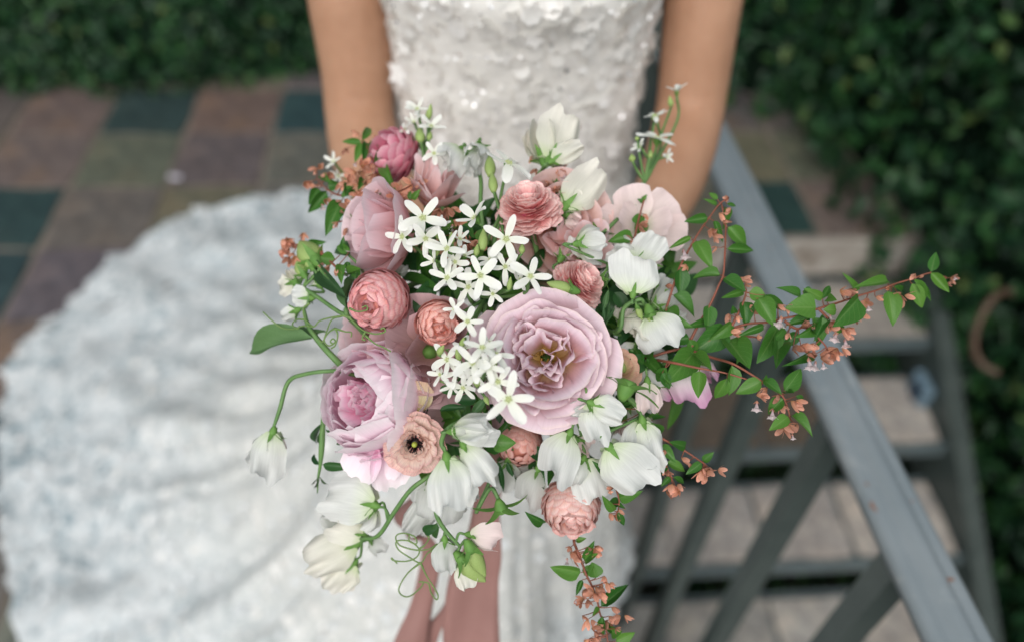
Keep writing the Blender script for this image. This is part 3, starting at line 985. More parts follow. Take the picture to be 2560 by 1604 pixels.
m_sepal = mat_petal('peach_sepal', [(0, (.42, .24, .10)), (.3, (.68, .33, .21)), (1, (.76, .38, .28))], .55, .25, .30, var=.22)
m_bell = mat_petal('blush_bell', [(0, (.60, .30, .34)), (.5, (.74, .60, .62)), (1, (.80, .72, .72))], .5, .3, .2)
m_white = mat_petal('white_petal', [(0, (.58, .68, .42)), (.22, (.72, .76, .64)), (.5, (.75, .765, .73)), (1, (.77, .78, .755))], .55, .33, .08, var=.03)
m_cream = mat_petal('cream_petal', [(0, (.56, .64, .38)), (.3, (.75, .74, .63)), (1, (.79, .765, .69))], .55, .3, .06, var=.03)
m_grey = mat_petal('thin_white_petal', [(0, (.62, .68, .56)), (.4, (.74, .76, .72)), (1, (.78, .79, .77))], .5, .5, .06, var=.03)
m_blush = mat_petal('blush_petal', [(0, (.72, .72, .55)), (.35, (.82, .70, .67)), (1, (.83, .68, .67))], .5, .3, .05, var=.03)
m_mauvep = mat_petal('mauve_tipped_petal', [(0, (.80, .80, .68)), (.45, (.82, .72, .75)), (1, (.70, .36, .56))], .5, .3, .06, var=.05)
m_starw = mat_petal('star_petal', [(0, (.62, .68, .44)), (.18, (.75, .765, .67)), (1, (.79, .79, .75))], .5, .22, .03, var=.02)
m_crown = mat_simple('star_crown', (.52, .56, .30), (.40, .46, .20), 200, .5, .3)

def rotx_of(v):
    return v

def stem_obj(name, pts, parent, mat, sides=6, n=6):
    g = Geo(); g.add(tube_geo([tuple(p) + (r,) for p, r in pts], sides, n))
    return put(name, g.mesh(name, [mat]), parent=parent)

def facing(fx, fy, fz=1.0):
    """direction given as right, up, towards the camera"""
    return (RT * fx + UP * fy - FW * fz).normalized()

def root_at(name, loc, label, cat, group=None):
    return tag(empty(name, loc), label, cat, group)

def to_hand(loc, nrm, start=.01, r=.0018):
    """stem points from the back of a flower down into the hand"""
    a = loc - nrm * start
    h = HAND + HAX * .07 + Vector((random.uniform(-.010, .010), random.uniform(-.008, .008), random.uniform(-.006, .006)))
    b = a - nrm * .045
    t = HAND - HAX * random.uniform(.09, .13) + (h - HAND - HAX * .07)
    return [(a, r), (b, r), (b.lerp(h, .55), r * 1.1), (h, r * 1.1), (t, r * 1.1)]

# ---- leaves and sepals: shared meshes
LEAF = [leaf_mesh('abelia_leaf', m_leaf, 8, .14 + .06 * k, (.10, .22, -.05, .32)[k], .02, k, .36) for k in range(4)]
LEAFP = [leaf_mesh('pea_leaf', m_leafp, 10, .22, .18, .05, 9 + k, .45) for k in range(2)]
LEAFD = [leaf_mesh('deep_leaf', m_leafd, 8, .15, .25, .04, 20 + k, .42) for k in range(2)]
def place_leaf(parent, pool, b, t, w, nrm=None, k=None, name='leaf'):
    """leaf from point b to point t, w metres wide"""
    d = t - b; L = d.length
    nrm = nrm if nrm is not None else (facing(random.uniform(-.35, .35), random.uniform(-.2, .5), 1))
    L *= 1.10; y = d.normalized(); z = (nrm - y * nrm.dot(y)).normalized(); x = y.cross(z)
    M = Matrix(((x.x * w * 1.22, y.x * L, z.x * L, b.x), (x.y * w * 1.22, y.y * L, z.y * L, b.y), (x.z * w * 1.22, y.z * L, z.z * L, b.z), (0, 0, 0, 1)))
    return put(name, pool[k if k is not None else random.randrange(len(pool))], M, parent)

def whorl_mesh(name, n, spread, L, W, mat, seed):
    """a small fan of coloured sepals joined at one point, along +Z"""
    r = random.Random(seed)
    g = Geo()
    for k in range(n):
        pm = petal_mesh('tmp', mat, L * r.uniform(.8, 1.1), W * r.uniform(.85, 1.1), -.1, .45, 1.3, .62, .14, .26, .03, 1.2, seed=seed * 10 + k, nu=6, nv=6, top=.86)
        M = Rz(2 * math.pi * (k + r.uniform(-.15, .15)) / n) @ Rx(spread * r.uniform(.7, 1.2)) @ T(0, 0, .02)
        V = [M @ v.co for v in pm.vertices]
        uv = [(0, 0)] * len(V)
        for lp in pm.loops: uv[lp.vertex_index] = tuple(pm.uv_layers[0].data[lp.index].uv)
        g.add((V, [tuple(p.vertices) for p in pm.polygons]), uv)
        bpy.data.meshes.remove(pm)
    return g.mesh(name, [mat], True, True)
WH = [whorl_mesh('sepal_whorl', 3 + (k % 2), rad((30, 42, 24, 52, 36)[k]), 1, .50, m_sepal, 30 + k) for k in range(5)]
def bell_mesh(seed):
    r = random.Random(seed); V, UV, Fc = [], [], []
    n, m = 15, 7
    prof_ = [(.03, 0), (.06, .15), (.09, .35), (.15, .55), (.22, .75), (.30, .9), (.42, .98), (.50, 1.0)]
    for j, (rr, z) in enumerate(prof_):
        for i in range(n):
            t = 2 * math.pi * i / n
            lob = 1 + (.25 * math.cos(5 * t) + .10 * math.sin(11 * t)) * (j / m) ** 3
            V.append((math.cos(t) * rr * lob, math.sin(t) * rr * lob, z + .05 * math.cos(5 * t) * (j / m) ** 3)); UV.append((i / n, j / m))
    for j in range(m):
        for i in range(n):
            Fc.append((j * n + i, j * n + (i + 1) % n, (j + 1) * n + (i + 1) % n, (j + 1) * n + i))
    return mesh_of('bell_flower', V, Fc, [m_bell], True, UV)
BELL = bell_mesh(1)

def place_whorl(parent, p, d, size, k=None):
    M = frame(p, d, facing(random.uniform(-1, 1), random.uniform(-1, 1), .2)) @ Rz(random.uniform(0, 6.28)) @ S(size)
    return put('sepals', WH[k if k is not None else random.randrange(5)], M, parent)

# ---- sweet pea
PEA = {}
def pea_parts(key, mat):
    if key in PEA: return PEA[key]
    std = [petal_mesh('standard_petal', mat, .030, .035, -.35, .15 + .2 * k, 30, .52, .30, .19 + .03 * k, .0078, 1.3 + .4 * k, .10, -1.3, .96, 18, 13, 40 + k, tooth=.012, crease=.08, skew=(-.10, .0, .12, 0)[k]) for k in range(4)][:3]
    wing = [petal_mesh('wing_petal', mat, .0245, .0185, .1, .7, 60, .6, .25, .30, .0030, 1.1, .0, -.4, .9, 8, 7, 50 + k) for k in range(2)]
    keel = [petal_mesh('keel_petal', mat, .015, .011, .2, 1.2, 150, .5, .3, .3, 0, 2, 0, 0, .6, 6, 5, 60)]
    PEA[key] = (std, wing, keel)
    return PEA[key]
def calyx_mesh(n=5, spread=rad(48), L=.0095, seed=0, name='calyx', w=.0040):
    r = random.Random(seed); g = Geo()
    g.add(tube_geo([(0, 0, -.004, .0013), (0, 0, -.001, .0030), (0, 0, .003, .0040), (0, 0, .0045, .0034)], 8, 2))
    for k in range(n):
        pm = petal_mesh('tmp', m_calyx, L * r.uniform(.8, 1.2), w, 0, -.55 + r.uniform(-.3, .3), 120, .12, .9, .0, .0004, 2, seed=seed * 7 + k, nu=2, nv=5, top=.05)
        M = Rz(2 * math.pi * k / n) @ T(0, -.0030, .0015) @ Rx(spread * r.uniform(.6, 1.25))
        g.add(([M @ v.co for v in pm.vertices], [tuple(p.vertices) for p in pm.polygons]))
        bpy.data.meshes.remove(pm)
    return g.mesh(name, [m_calyx])
CAL = [calyx_mesh(seed=k) for k in range(3)]

def pea_bloom(parent, o, tip, back, key='white', mat=None, size=1., width=1., k=0, calyx=True, look=None):
    """bloom whose calyx sits at o and whose petals reach to tip; back > 0 shows the back of the standard"""
    st, wg, kl = pea_parts(key, mat or m_white)
    d = tip - o; L = d.length
    s = L / .030 * size
    y = look if look is not None else (FW * (1 if back > 0 else -1))
    F0 = frame(o, d, y)
    c = put('calyx', CAL[k % 3], F0 @ S(min(1.25, max(.75, s * .75))), parent)
    jr = lambda a: random.uniform(-a, a)
    put('standard_petal', st[k % 3], F0 @ T(0, -.002, .001) @ Rx(rad(20 + jr(8))) @ Rz(jr(.25)) @ S(s * width, s, s), c)
    put('standard_petal', st[(k + 1) % 3], F0 @ T(0, -.001, .001) @ Rx(rad(-2 + jr(8))) @ Rz(jr(.5)) @ S(s * width * .82, s * .85, s * .86), c)
    for q in (-1, 1):
        put('wing_petal', wg[(k + (q > 0)) % 2], F0 @ T(q * .0028 * s, .002 * s, .001) @ Rz(q * rad(62) + jr(.3)) @ Rx(rad(14 + jr(10))) @ S(s * 1.0), c)
    put('keel_petal', kl[0], F0 @ T(0, .003 * s, .001) @ Rz(math.pi) @ S(s), c)
    return c

def pea_bud(parent, o, tip, w=.35, name='bud', mat=None, split=True):
    d = tip - o; L = d.length
    g = Geo()
    g.add(tube_geo([(0, 0, 0, .05), (0, 0, .12, w * .30), (0, 0, .35, w * .5), (0, 0, .62, w * .46), (0, .03, .85, w * .25), (0, .06, 1.0, w * .04)], 8, 3, flat=.75))
    c = put('calyx', CAL[1], frame(o, d, facing(0, 1, .3)) @ S(L / .022), parent)
    put(name, g.mesh(name, [mat or m_bud]), frame(o, d, facing(.3, .2, 1)) @ S(L), c)
    return c

# ---- star flowers
def strap(seed):
    r = random.Random(seed)
    return petal_mesh('strap_petal', m_starw, 1.0, .38 * r.uniform(.82, 1.15), .0, r.uniform(-.95, .5), .9 * r.choice([1, .4]), .62, .42, .20, .05, 1.1, .0, r.uniform(-.5, .1), .92, 5, 7, seed, skew=r.uniform(-.28, .28))
STRAP = [strap(70 + k) for k in range(10)]
def crown_mesh():
    g = Geo()
    ring = [(math.cos(t) * .085, math.sin(t) * .085, .03, .026) for t in [2 * math.pi * i / 10 for i in range(11)]]
    g.add(tube_geo(ring, 6, 2))
    for k in range(5):
        t = 2 * math.pi * (k + .5) / 5
        g.add(tube_geo([(math.cos(t) * .13, math.sin(t) * .13, 0, .02), (math.cos(t) * .125, math.sin(t) * .125, .06, .028), (math.cos(t) * .10, math.sin(t) * .10, .10, .008)], 5, 2))
    g.add(tube_geo([(0, 0, -.02, .06), (0, 0, .03, .05), (0, 0, .05, .01)], 8, 2))
    return g.mesh('crown', [m_crown])
CROWN = crown_mesh()
def tubebase():
    g = Geo(); g.add(tube_geo([(0, 0, -.42, .055), (0, 0, -.34, .11), (0, 0, -.15, .15), (0, 0, -.02, .09)], 8, 3))
    for k in range(5):
        t = 2 * math.pi * k / 5
        g.add(tube_geo([(math.cos(t) * .13, math.sin(t) * .13, -.25, .035), (math.cos(t) * .19, math.sin(t) * .19, -.10, .028), (math.cos(t) * .22, math.sin(t) * .22, .02, .005)], 4, 2))
    return g.mesh('flower_tube', [m_calyx])
FTUBE = tubebase()
def star_bloom(parent, o, nrm, R_, rot=0., tilt=82, jit=8, n=5):
    F0 = frame(o, nrm, UP) @ Rz(rot)
    c = put('flower_tube', FTUBE, F0 @ S(R_), parent)
    for k in range(n):
        M = F0 @ Rz(2 * math.pi * k / 5 + rad(random.uniform(-jit, jit))) @ T(0, -.05 * R_, 0) @ Rx(rad(tilt + random.uniform(-jit, jit) * 1.6)) @ S(R_ * random.uniform(.84, 1.08))
        put('strap_petal', STRAP[random.randrange(10)], M, c)
    put('crown', CROWN, F0 @ S(R_), c)
    return c

# ---- ranunculus and other many-petalled heads
RP = {}
def ran_pool(key, mat):
    if key not in RP:
        RP[key] = [petal_mesh('petal', mat, 1.0, .98 * (.88 + .08 * k), -.10, .72, .95, .58, .35, .30, .022, 2.4, .02 * k, -.30, 1.0, 7, 6, 80 + k) for k in range(4)]
    return RP[key]

def scale_head(parent, o, nrm, R_, key, mat, n=72, amax=118, a0=6, Lr=.85, lift=10, zs=.85, rot=0., twist=UP, size_pow=.5, jit=3):
    """petals overlap like scales round a sphere, tips towards the facing axis"""
    pool = ran_pool(key, mat)
    F0 = frame(o, nrm, twist) @ Rz(rot) @ S(1, 1, zs)
    ca, cb = math.cos(rad(a0)), math.cos(rad(amax))
    for i in range(n):
        t = (i + .5) / n
        at_ = math.acos(ca + (cb - ca) * t)
        frac = at_ / rad(amax)
        Lp = R_ * Lr * (.50 + .55 * frac ** size_pow)
        ab = at_ + Lp / R_ * .92
        rb = R_ * (.80 + .05 * frac)
        lf = rad(lift * (1.3 - .9 * frac) + random.uniform(-jit, jit))
        al = min(ab, rad(178))
        M = F0 @ Rz(i * 2.39996 + random.uniform(-.08, .08)) @ T(0, -rb * math.sin(al), rb * math.cos(al)) @ Rx(al - math.pi / 2 + lf) @ Rz(random.uniform(-.12, .12)) @ S(Lp * .95, Lp, Lp)
        put('petal', pool[i % 4], M, parent)
    g = Geo()
    g.add(tube_geo([(0, 0, -.80 * R_, R_ * .1), (0, 0, -.62 * R_, R_ * .45), (0, 0, -.2 * R_, R_ * .62), (0, 0, .3 * R_, R_ * .55), (0, 0, .60 * R_, R_ * .22), (0, 0, .66 * R_, R_ * .02)], 14, 3))
    put('heart', g.mesh('heart', [mat]), frame(o, nrm, twist) @ S(1, 1, zs), parent)

def fan_head(parent, o, nrm, pool, rings, twist=UP, rot=0., name='petal', zs=1.):
    """rings: list of (count, radius of the base circle, base height, opening angle, length, width scale, jitter)"""
    F0 = frame(o, nrm, twist) @ Rz(rot) @ S(1, 1, zs)
    i = 0
    for (cnt, r0_, z0, op, L, ws, jit) in rings:
        off = random.uniform(0, 6.28)
        for k in range(cnt):
            th = off + 2 * math.pi * k / cnt + random.uniform(-jit, jit) * .02
            M = F0 @ Rz(th) @ T(0, -r0_, z0 + random.uniform(-1, 1) * .0004) @ Rx(rad(op + random.uniform(-jit, jit))) @ Rz(rad(random.uniform(-jit, jit) * 1.4)) @ S(L * ws, L, L * random.uniform(.93, 1.06))
            put(name, pool[i % len(pool)], M, parent)
            i += 1
# ================================================================= the bouquet
random.seed(21)
def dm(x, y, dz=0.):
    dx = (x - 1250) / 500; dy = (y - 880) / (520 if y < 880 else 700)
    return .528 + .060 * min(1.1, dx * dx) + (.088 if y < 880 else .045) * min(1.2, dy * dy) + dz
def bq(c, x, y, dz=0.):
    X, Y = px(c, x, y)
    return at(X, Y, dm(X, Y, dz))
def mpx(n, d=.54): return n / FPX * d

# ---------- mauve garden rose
rs_stops = [(0, (.66, .42, .10)), (.28, (.72, .50, .28)), (.50, (.77, .51, .50)), (.80, (.765, .555, .615)), (.95, (.81, .66, .725)), (1, (.82, .67, .66))]
m_rose = mat_petal('mauve_rose_petal', rs_stops, .5, .22, .05, var=.04)
roseO = [petal_mesh('petal', m_rose, 1, 1.34, .05, .55, .75, .62, .26, .20, .06, 1.3, -.05, -1.1, 1.0, 12, 11, 100 + k, tooth=.006) for k in range(4)]
roseM = [petal_mesh('petal', m_rose, 1, 1.22, -.05, .66, 1.0, .62, .28, .18, .075, 1.5, .05, -.9, 1.0, 12, 11, 110 + k, tooth=.008) for k in range(5)]
roseI = [petal_mesh('petal', m_rose, 1, 1.0, -.1, .30, 2.4 if k % 2 else 1.2, .60, .32, .16, .15, 1.4, .10, -1.3, 1.0, 12, 12, 120 + k, tooth=.012) for k in range(5)]
rc = at(1366, 897, .556); rn = facing(-.10, .06, 1)
rose = root_at('garden_rose', rc, 'largest bloom, an open dusty mauve garden rose with ruffled golden-based centre', 'rose', 'bouquet flowers')
fan_head(rose, rc, rn, roseO, [(5, .004, -.004, 79, .050, 1, 8), (5, .004, -.001, 68, .048, .98, 11)])
fan_head(rose, rc, rn, roseM, [(6, .004, .002, 58, .045, .95, 8), (3, .004, .004, 46, .041, .95, 10)])
# the folded, uneven centre with gaps that show the golden bases
RF = frame(rc, rn, UP)
for k in range(28):
    rr = .0035 + .0200 * (k / 28) ** .75
    th = k * 2.39996 + random.uniform(-.3, .3)
    L = random.uniform(.025, .034) + .002 * (k / 28)
    M = RF @ Rz(th) @ T(0, -rr, .004) @ Rz(random.uniform(-1.1, 1.1)) @ Rx(rad(random.uniform(-8, 20) + 14 * k / 26)) @ S(L * random.uniform(.55, .95), L, L)
    put('petal', roseI[k % 5], M, rose)
m_anth = mat_simple('golden_anther', (.50, .31, .06), (.36, .2, .04), 300, .6)
g = Geo()
for k in range(26):
    a_ = random.uniform(0, 6.28); r_ = random.uniform(.002, .010); h_ = random.uniform(.013, .019)
    g.add(tube_geo([(math.cos(a_) * r_ * .5, math.sin(a_) * r_ * .5, 0, .0002), (math.cos(a_) * r_, math.sin(a_) * r_, h_ * .9, .0002), (math.cos(a_) * r_, math.sin(a_) * r_, h_, .0007), (math.cos(a_) * r_, math.sin(a_) * r_, h_ + .0012, .0002)], 5, 1))
put('stamens', g.mesh('stamens', [m_anth]), frame(rc, rn, UP), rose)
g = Geo(); g.add(tube_geo([(0, 0, -.022, .003), (0, 0, -.016, .007), (0, 0, -.008, .008), (0, 0, -.002, .002)], 10, 2))
put('hip', g.mesh('hip', [m_calyx]), frame(rc, rn, UP), rose)
stem_obj('stem', to_hand(rc, rn, .010, .0024), rose, m_stemg)

# ---------- pale pink peony
m_peo = mat_petal('peony_petal', [(0, (.84, .38, .56)), (.25, (.87, .56, .70)), (.5, (.89, .69, .79)), (.8, (.92, .79, .845)), (1, (.93, .85, .88))], .55, .25, .04, var=.02)
m_peoi = mat_petal('peony_inner_petal', [(0, (.86, .26, .46)), (.4, (.90, .44, .62)), (.8, (.91, .60, .73)), (1, (.92, .74, .80))], .55, .25, .05, var=.05)
peO = [petal_mesh('petal', m_peo, 1, 1.15, -.05, .95, 1.0, .58, .34, .18, .060, 1.6, .06, -.45, 1.0, 13, 11, 130 + k, tooth=.022) for k in range(5)]
peM = [petal_mesh('petal', m_peo, 1, .92, -.05, .80, 1.2, .60, .26, .12, .10, 2.7, .06, -.35, 1.0, 11, 10, 140 + k, tooth=.030) for k in range(5)]
peI = [petal_mesh('petal', m_peoi, 1, .62, -.05, .45, 1.6, .62, .35, .16, .12, 2.4, .10, -.4, 1.0, 8, 9, 150 + k, tooth=.035) for k in range(4)]
pn_ = facing(-.44, .16, 1)
pc = at(946, 1000, .572)
peo = root_at('peony', pc, 'pale pink ruffled peony with deeper pink heart at the left of the bouquet', 'peony', 'bouquet flowers')
PF = frame(pc, pn_, UP)
def peony_shell(n, a_lo, a_hi, R_, L_, pool, lift, jit):
    """big petals hugging a ball, their rims round the opening that shows the heart"""
    for i in range(n):
        t = (i + .5) / n
        tip = rad(a_lo + (a_hi - a_lo) * t)
        L = L_ * random.uniform(.92, 1.08)
        al = min(rad(176), tip + L / R_ * .86)
        M = PF @ Rz(i * 2.39996 + random.uniform(-.2, .2)) @ T(0, -R_ * .90 * math.sin(al), R_ * .90 * math.cos(al)) @ Rx(al - math.pi / 2 + rad(lift + random.uniform(-jit, jit))) @ Rz(random.uniform(-.2, .2)) @ S(L * random.uniform(1.0, 1.2), L, L)
        put('petal', pool[i % len(pool)], M, peo)
peony_shell(9, 75, 108, .0350, .036, peO, 12, 7)
peony_shell(12, 52, 82, .0345, .038, peO, 9, 6)
peony_shell(12, 30, 55, .0315, .038, peO, 8, 7)
peony_shell(8, 24, 38, .0285, .030, peM, 14, 9)
fan_head(peo, pc - pn_ * .004, pn_, peI, [(8, .009, .006, 24, .028, 1.2, 14), (7, .006, .005, 12, .025, 1.1, 16), (5, .003, .004, 5, .022, 1, 18)])
# petals that hang below the head
for (x, y, tx, ty, w, k, tz) in ((925, 1095, 918, 1178, .9, 0, .5), (962, 1105, 960, 1200, .72, 3, -.5), (985, 1085, 982, 1172, .7, 4, .4)):
    a_ = at(x, y, .560); b_ = at(tx, ty, .578)
    put('petal', peO[k], frame(a_, b_ - a_, -FW - UP * .9) @ Rz(tz) @ S((b_ - a_).length * w, (b_ - a_).length, (b_ - a_).length * 1.05), peo)
put('petal', petal_mesh('aged_petal', mat_petal('aged_peony_petal', [(0, (.50, .42, .18)), (.6, (.62, .55, .36)), (1, (.60, .42, .30))], .6, .25, .2), .024, .022, 0, .6, 40, .6, .3, .2, .0015, 2, 0, 0, seed=4), frame(at(1040, 1030, .560), UP * 1 + RT * .15, -FW), peo)['label'] = 'yellowing outer petal'
stem_obj('stem', to_hand(pc, pn_, .028, .0026), peo, m_stemg)

# ---------- ranunculus heads
m_ran = {
 'pink': mat_petal('pink_ranunculus_petal', [(0, (.78, .32, .27)), (.5, (.82, .42, .40)), (.84, (.86, .52, .51)), (.95, (.76, .34, .36)), (1, (.80, .40, .42))], .5, .16, .20, var=.09),
 'salmon': mat_petal('salmon_ranunculus_petal', [(0, (.80, .32, .24)), (.6, (.85, .46, .39)), (.84, (.87, .53, .47)), (.95, (.78, .36, .32)), (1, (.82, .42, .38))], .5, .16, .22, var=.09),
 'peach': mat_petal('pale_peach_ranunculus_petal', [(0, (.74, .32, .30)), (.35, (.82, .56, .47)), (.8, (.85, .66, .57)), (.95, (.78, .50, .46)), (1, (.74, .44, .40))], .5, .22, .22, var=.07),
 'coral': mat_petal('coral_ranunculus_petal', [(0, (.82, .26, .24)), (.40, (.91, .42, .42)), (.80, (.92, .60, .57)), (.95, (.93, .74, .69)), (1, (.88, .46, .46))], .5, .16, .2, var=.08),
 'deep': mat_petal('deep_pink_ranunculus_petal', [(0, (.70, .16, .26)), (.6, (.80, .30, .40)), (1, (.86, .48, .54))], .5, .22, .16, var=.16),
 'bud': mat_petal('yellow_peach_petal', [(0, (.45, .50, .16)), (.3, (.70, .58, .30)), (.8, (.76, .52, .38)), (1, (.72, .42, .32))], .5, .25, .14, var=.08),
}
RCOR = [petal_mesh('petal', m_ran['coral'], 1, .74 + .05 * k, .0, .45, .8, .6, .3, .26, .05, 1.6, .03 * k, -.2, .95, 7, 6, 300 + k) for k in range(4)]
def coral_disc(o, p, n, R_):
    rings = []
    for j in range(9):
        f = j / 8
        rings.append((13 - j // 2, .10 * R_, R_ * .055 * j, 98 - 66 * f ** 1.25, R_ * (1.06 - .38 * f), 1.0, 5))
    fan_head(o, p, n, RCOR, rings)
    g = Geo(); g.add(tube_geo([(0, 0, -.35 * R_, .08 * R_), (0, 0, -.1 * R_, .3 * R_), (0, 0, .25 * R_, .3 * R_), (0, 0, .5 * R_, .12 * R_), (0, 0, .56 * R_, .01 * R_)], 12, 2))
    put('heart', g.mesh('heart', [m_ran['deep']]), frame(p, n, UP), o)
def ran_centre(o, p, n, R_, key):
    # looser upright petals that fill the opening of the head
    fan_head(o, p, n, RP[key], [(12, .30 * R_, .28 * R_, 56, .62 * R_, .9, 9), (9, .22 * R_, .36 * R_, 36, .56 * R_, .9, 11), (7, .10 * R_, .42 * R_, 18, .46 * R_, .8, 12), (4, .03 * R_, .44 * R_, 6, .36 * R_, .8, 12)])
def ran_root(x, y, d, R_, nrm, label):
    p = at(x, y, d + R_)
    o = root_at('ranunculus', p, label, 'ranunculus', 'ranunculus in the bouquet')
    stem_obj('stem', to_hand(p, nrm, R_ * .7, .0021), o, m_stemg)
    return o, p
n_ = facing(-.42, -.28, 1)
o, p = ran_root(950, 750, .535, .0222, n_, 'round pink ranunculus above the peony, tightly layered')
scale_head(o, p, n_, .0228, 'pink', m_ran['pink'], 105, 125, 16, .66, 13, .95); ran_centre(o, p, n_, .0225, 'pink')
n_ = facing(.25, -.45, 1)
o, p = ran_root(1096, 806, .540, .0160, n_, 'smaller salmon ranunculus tucked between pink one and white stars')
scale_head(o, p, n_, .0172, 'salmon', m_ran['salmon'], 88, 125, 16, .66, 14, .97); ran_centre(o, p, n_, .0170, 'salmon')
n_ = facing(.0, -.75, .75)
o, p = ran_root(1427, 1264, .540, .0220, n_, 'peach pink ranunculus hanging lowest, seen from its side')
scale_head(o, p, n_, .0220, 'salmon2', mat_petal('peach_pink_ranunculus_petal', [(0, (.76, .34, .23)), (.5, (.82, .50, .42)), (.84, (.88, .65, .61)), (.95, (.82, .48, .44)), (1, (.84, .52, .48))], .5, .24, .16, var=.08), 115, 135, 20, .64, 16, .92); ran_centre(o, p, n_, .0220, 'salmon2')
n_ = facing(-.15, .80, .75)
o, p = ran_root(1322, 520, .548, .0195, n_, 'coral ranunculus with many thin tilted petals near the top')
coral_disc(o, p - n_ * .007, n_, .0225)
n_ = facing(.75, .70, .7)
o, p = ran_root(1452, 706, .540, .0175, n_, 'rose pink ranunculus turned sideways just above the big mauve rose')
coral_disc(o, p - n_ * .006, n_, .0180)
n_ = facing(-.70, .35, .6)
o, p = ran_root(985, 388, .610, .0185, n_, 'deep pink ranunculus at the upper left, darkest bloom')
scale_head(o, p, n_, .0190, 'deep', m_ran['deep'], 60, 125, 6, .95, 26, .9)
n_ = facing(-.1, -.4, 1)
o, p = ran_root(1300, 1110, .560, .0185, n_, 'peach ranunculus half hidden under the mauve rose')
scale_head(o, p, n_, .0185, 'peach2', m_ran['salmon'], 110, 125, 5, .6, 10, .9)
n_ = facing(.30, .45, 1)
o, p = ran_root(1543, 925, .548, .0105, n_, 'small yellow-peach ranunculus with greenish middle right of the rose')
pool = ran_pool('bud', m_ran['bud'])
fan_head(o, p, n_, pool, [(8, .002, -.002, 92, .017, 1, 8), (8, .002, .001, 72, .015, .95, 9), (8, .002, .002, 45, .012, .9, 9)])
g = Geo(); g.add(tube_geo([(0, 0, 0, .004), (0, 0, .004, .0055), (0, 0, .008, .003), (0, 0, .009, .0004)], 10, 2))
put('heart', g.mesh('heart', [m_bud]), frame(p, n_, UP), o)
# open flat ranunculus with black eye
n_ = facing(-.04, -.10, 1)
p = at(1040, 1104, .556)
o = root_at('ranunculus', p, 'flat open pale peach ranunculus with black stamens round a yellow-green eye', 'ranunculus', 'ranunculus in the bouquet')
stem_obj('stem', to_hand(p, n_, .004, .0021), o, m_stemg)
mp_ = m_ran['peach']
flat = [petal_mesh('petal', mp_, 1, .86, .10, .42, .7, .62, .26, .22, .05, 2.0, .03, -.12, 1.0, 9, 8, 160 + k) for k in range(4)]
smallp = [petal_mesh('petaloid', mp_, 1, .55, .0, .7, 2.2, .6, .4, .3, .06, 2.2, .05, .2, .9, 6, 6, 170 + k) for k in range(3)]
fan_head(o, p, n_, flat, [(8, .0035, .000, 88, .0210, 1, 4), (9, .0035, .0015, 80, .0190, .9, 5), (10, .0035, .003, 70, .0160, .85, 6)])
fan_head(o, p, n_, smallp, [(13, .0045, .0035, 62, .0105, .9, 11), (13, .0045, .0045, 46, .0075, .9, 14)], name='petaloid')
m_black = mat_simple('black_stamens', (.016, .008, .008), (.008, .004, .005), 200, .5)
g = Geo()
for k in range(70):
    a_ = random.uniform(0, 6.28); op = random.uniform(.5, 1.25); L = random.uniform(.0045, .0070)
    d = Vector((math.cos(a_) * math.sin(op), math.sin(a_) * math.sin(op), math.cos(op)))
    b_ = Vector((math.cos(a_) * .0018, math.sin(a_) * .0018, .0035))
    g.add(tube_geo([tuple(b_) + (.00025,), tuple(b_ + d * L * .8) + (.00022,), tuple(b_ + d * L * .92) + (.0006,), tuple(b_ + d * L) + (.0003,)], 5, 1))
g.add(tube_geo([(0, 0, 0, .004), (0, 0, .004, .0036), (0, 0, .0052, .002)], 12, 1))
put('stamens', g.mesh('stamens', [m_black]), frame(p, n_, UP), o)
g = Geo(); g.add(tube_geo([(0, 0, .003, .0017), (0, 0, .0070, .0020), (0, 0, .0088, .0014), (0, 0, .0092, .0002)], 12, 2))
put('eye', g.mesh('eye', [mat_simple('yellow_green_eye', (.36, .42, .06), rough=.4)]), frame(p, n_, UP), o)

# ---------- looser pink blooms
def loose(name, label, cat, x, y, dz, nrm, mat, rings, shape, sd, grp='bouquet flowers'):
    p = at(x, y, dm(x, y, dz))
    o = root_at(name, p, label, cat, grp)
    L_, W_, b1_, cr, tipr, ruf, rim, topv = shape
    pool = [petal_mesh('petal', mat, 1, W_, -.05, b1_, cr, .6, .28, tipr, ruf, 2.0, 0, rim, topv, 10, 9, sd + k) for k in range(4)]
    fan_head(o, p, nrm, pool, rings)
    g = Geo(); g.add(tube_geo([(0, 0, -.008, .002), (0, 0, -.003, .005), (0, 0, .004, .006), (0, 0, .010, .002)], 9, 2))
    put('heart', g.mesh('heart', [m_calyx]), frame(p, nrm, UP), o)
    stem_obj('stem', to_hand(p, nrm, .006, .0020), o, m_stemg)
    return o
m_lil = mat_petal('lilac_pink_petal', [(0, (.74, .34, .32)), (.4, (.82, .50, .51)), (.85, (.86, .64, .68)), (1, (.88, .72, .76))], .5, .42, .05, var=.05)
m_pch = mat_petal('peach_rose_petal', [(0, (.74, .34, .20)), (.5, (.80, .47, .38)), (.9, (.82, .57, .53)), (1, (.84, .62, .60))], .5, .3, .05, var=.05)
m_pnk = mat_petal('soft_pink_petal', [(0, (.70, .26, .22)), (.4, (.80, .46, .43)), (.85, (.84, .60, .60)), (1, (.85, .68, .70))], .5, .3, .06, var=.06)
m_dusk = mat_petal('dusky_mauve_petal', [(0, (.42, .22, .18)), (.5, (.55, .34, .34)), (1, (.63, .43, .45))], .55, .25, .08, var=.1)
loose('garden_rose', 'lilac pink garden rose turned away at the upper left', 'rose', 1015, 585, .022, facing(-.70, .05, .50), m_lil,
      [(5, .003, -.003, 66, .046, 1, 6), (5, .003, .0, 42, .046, 1, 7), (5, .003, .002, 22, .042, .9, 8), (4, .002, .002, 6, .036, .8, 8)], (1, 1.1, .6, .9, .18, .04, -.4, 1.0), 200)
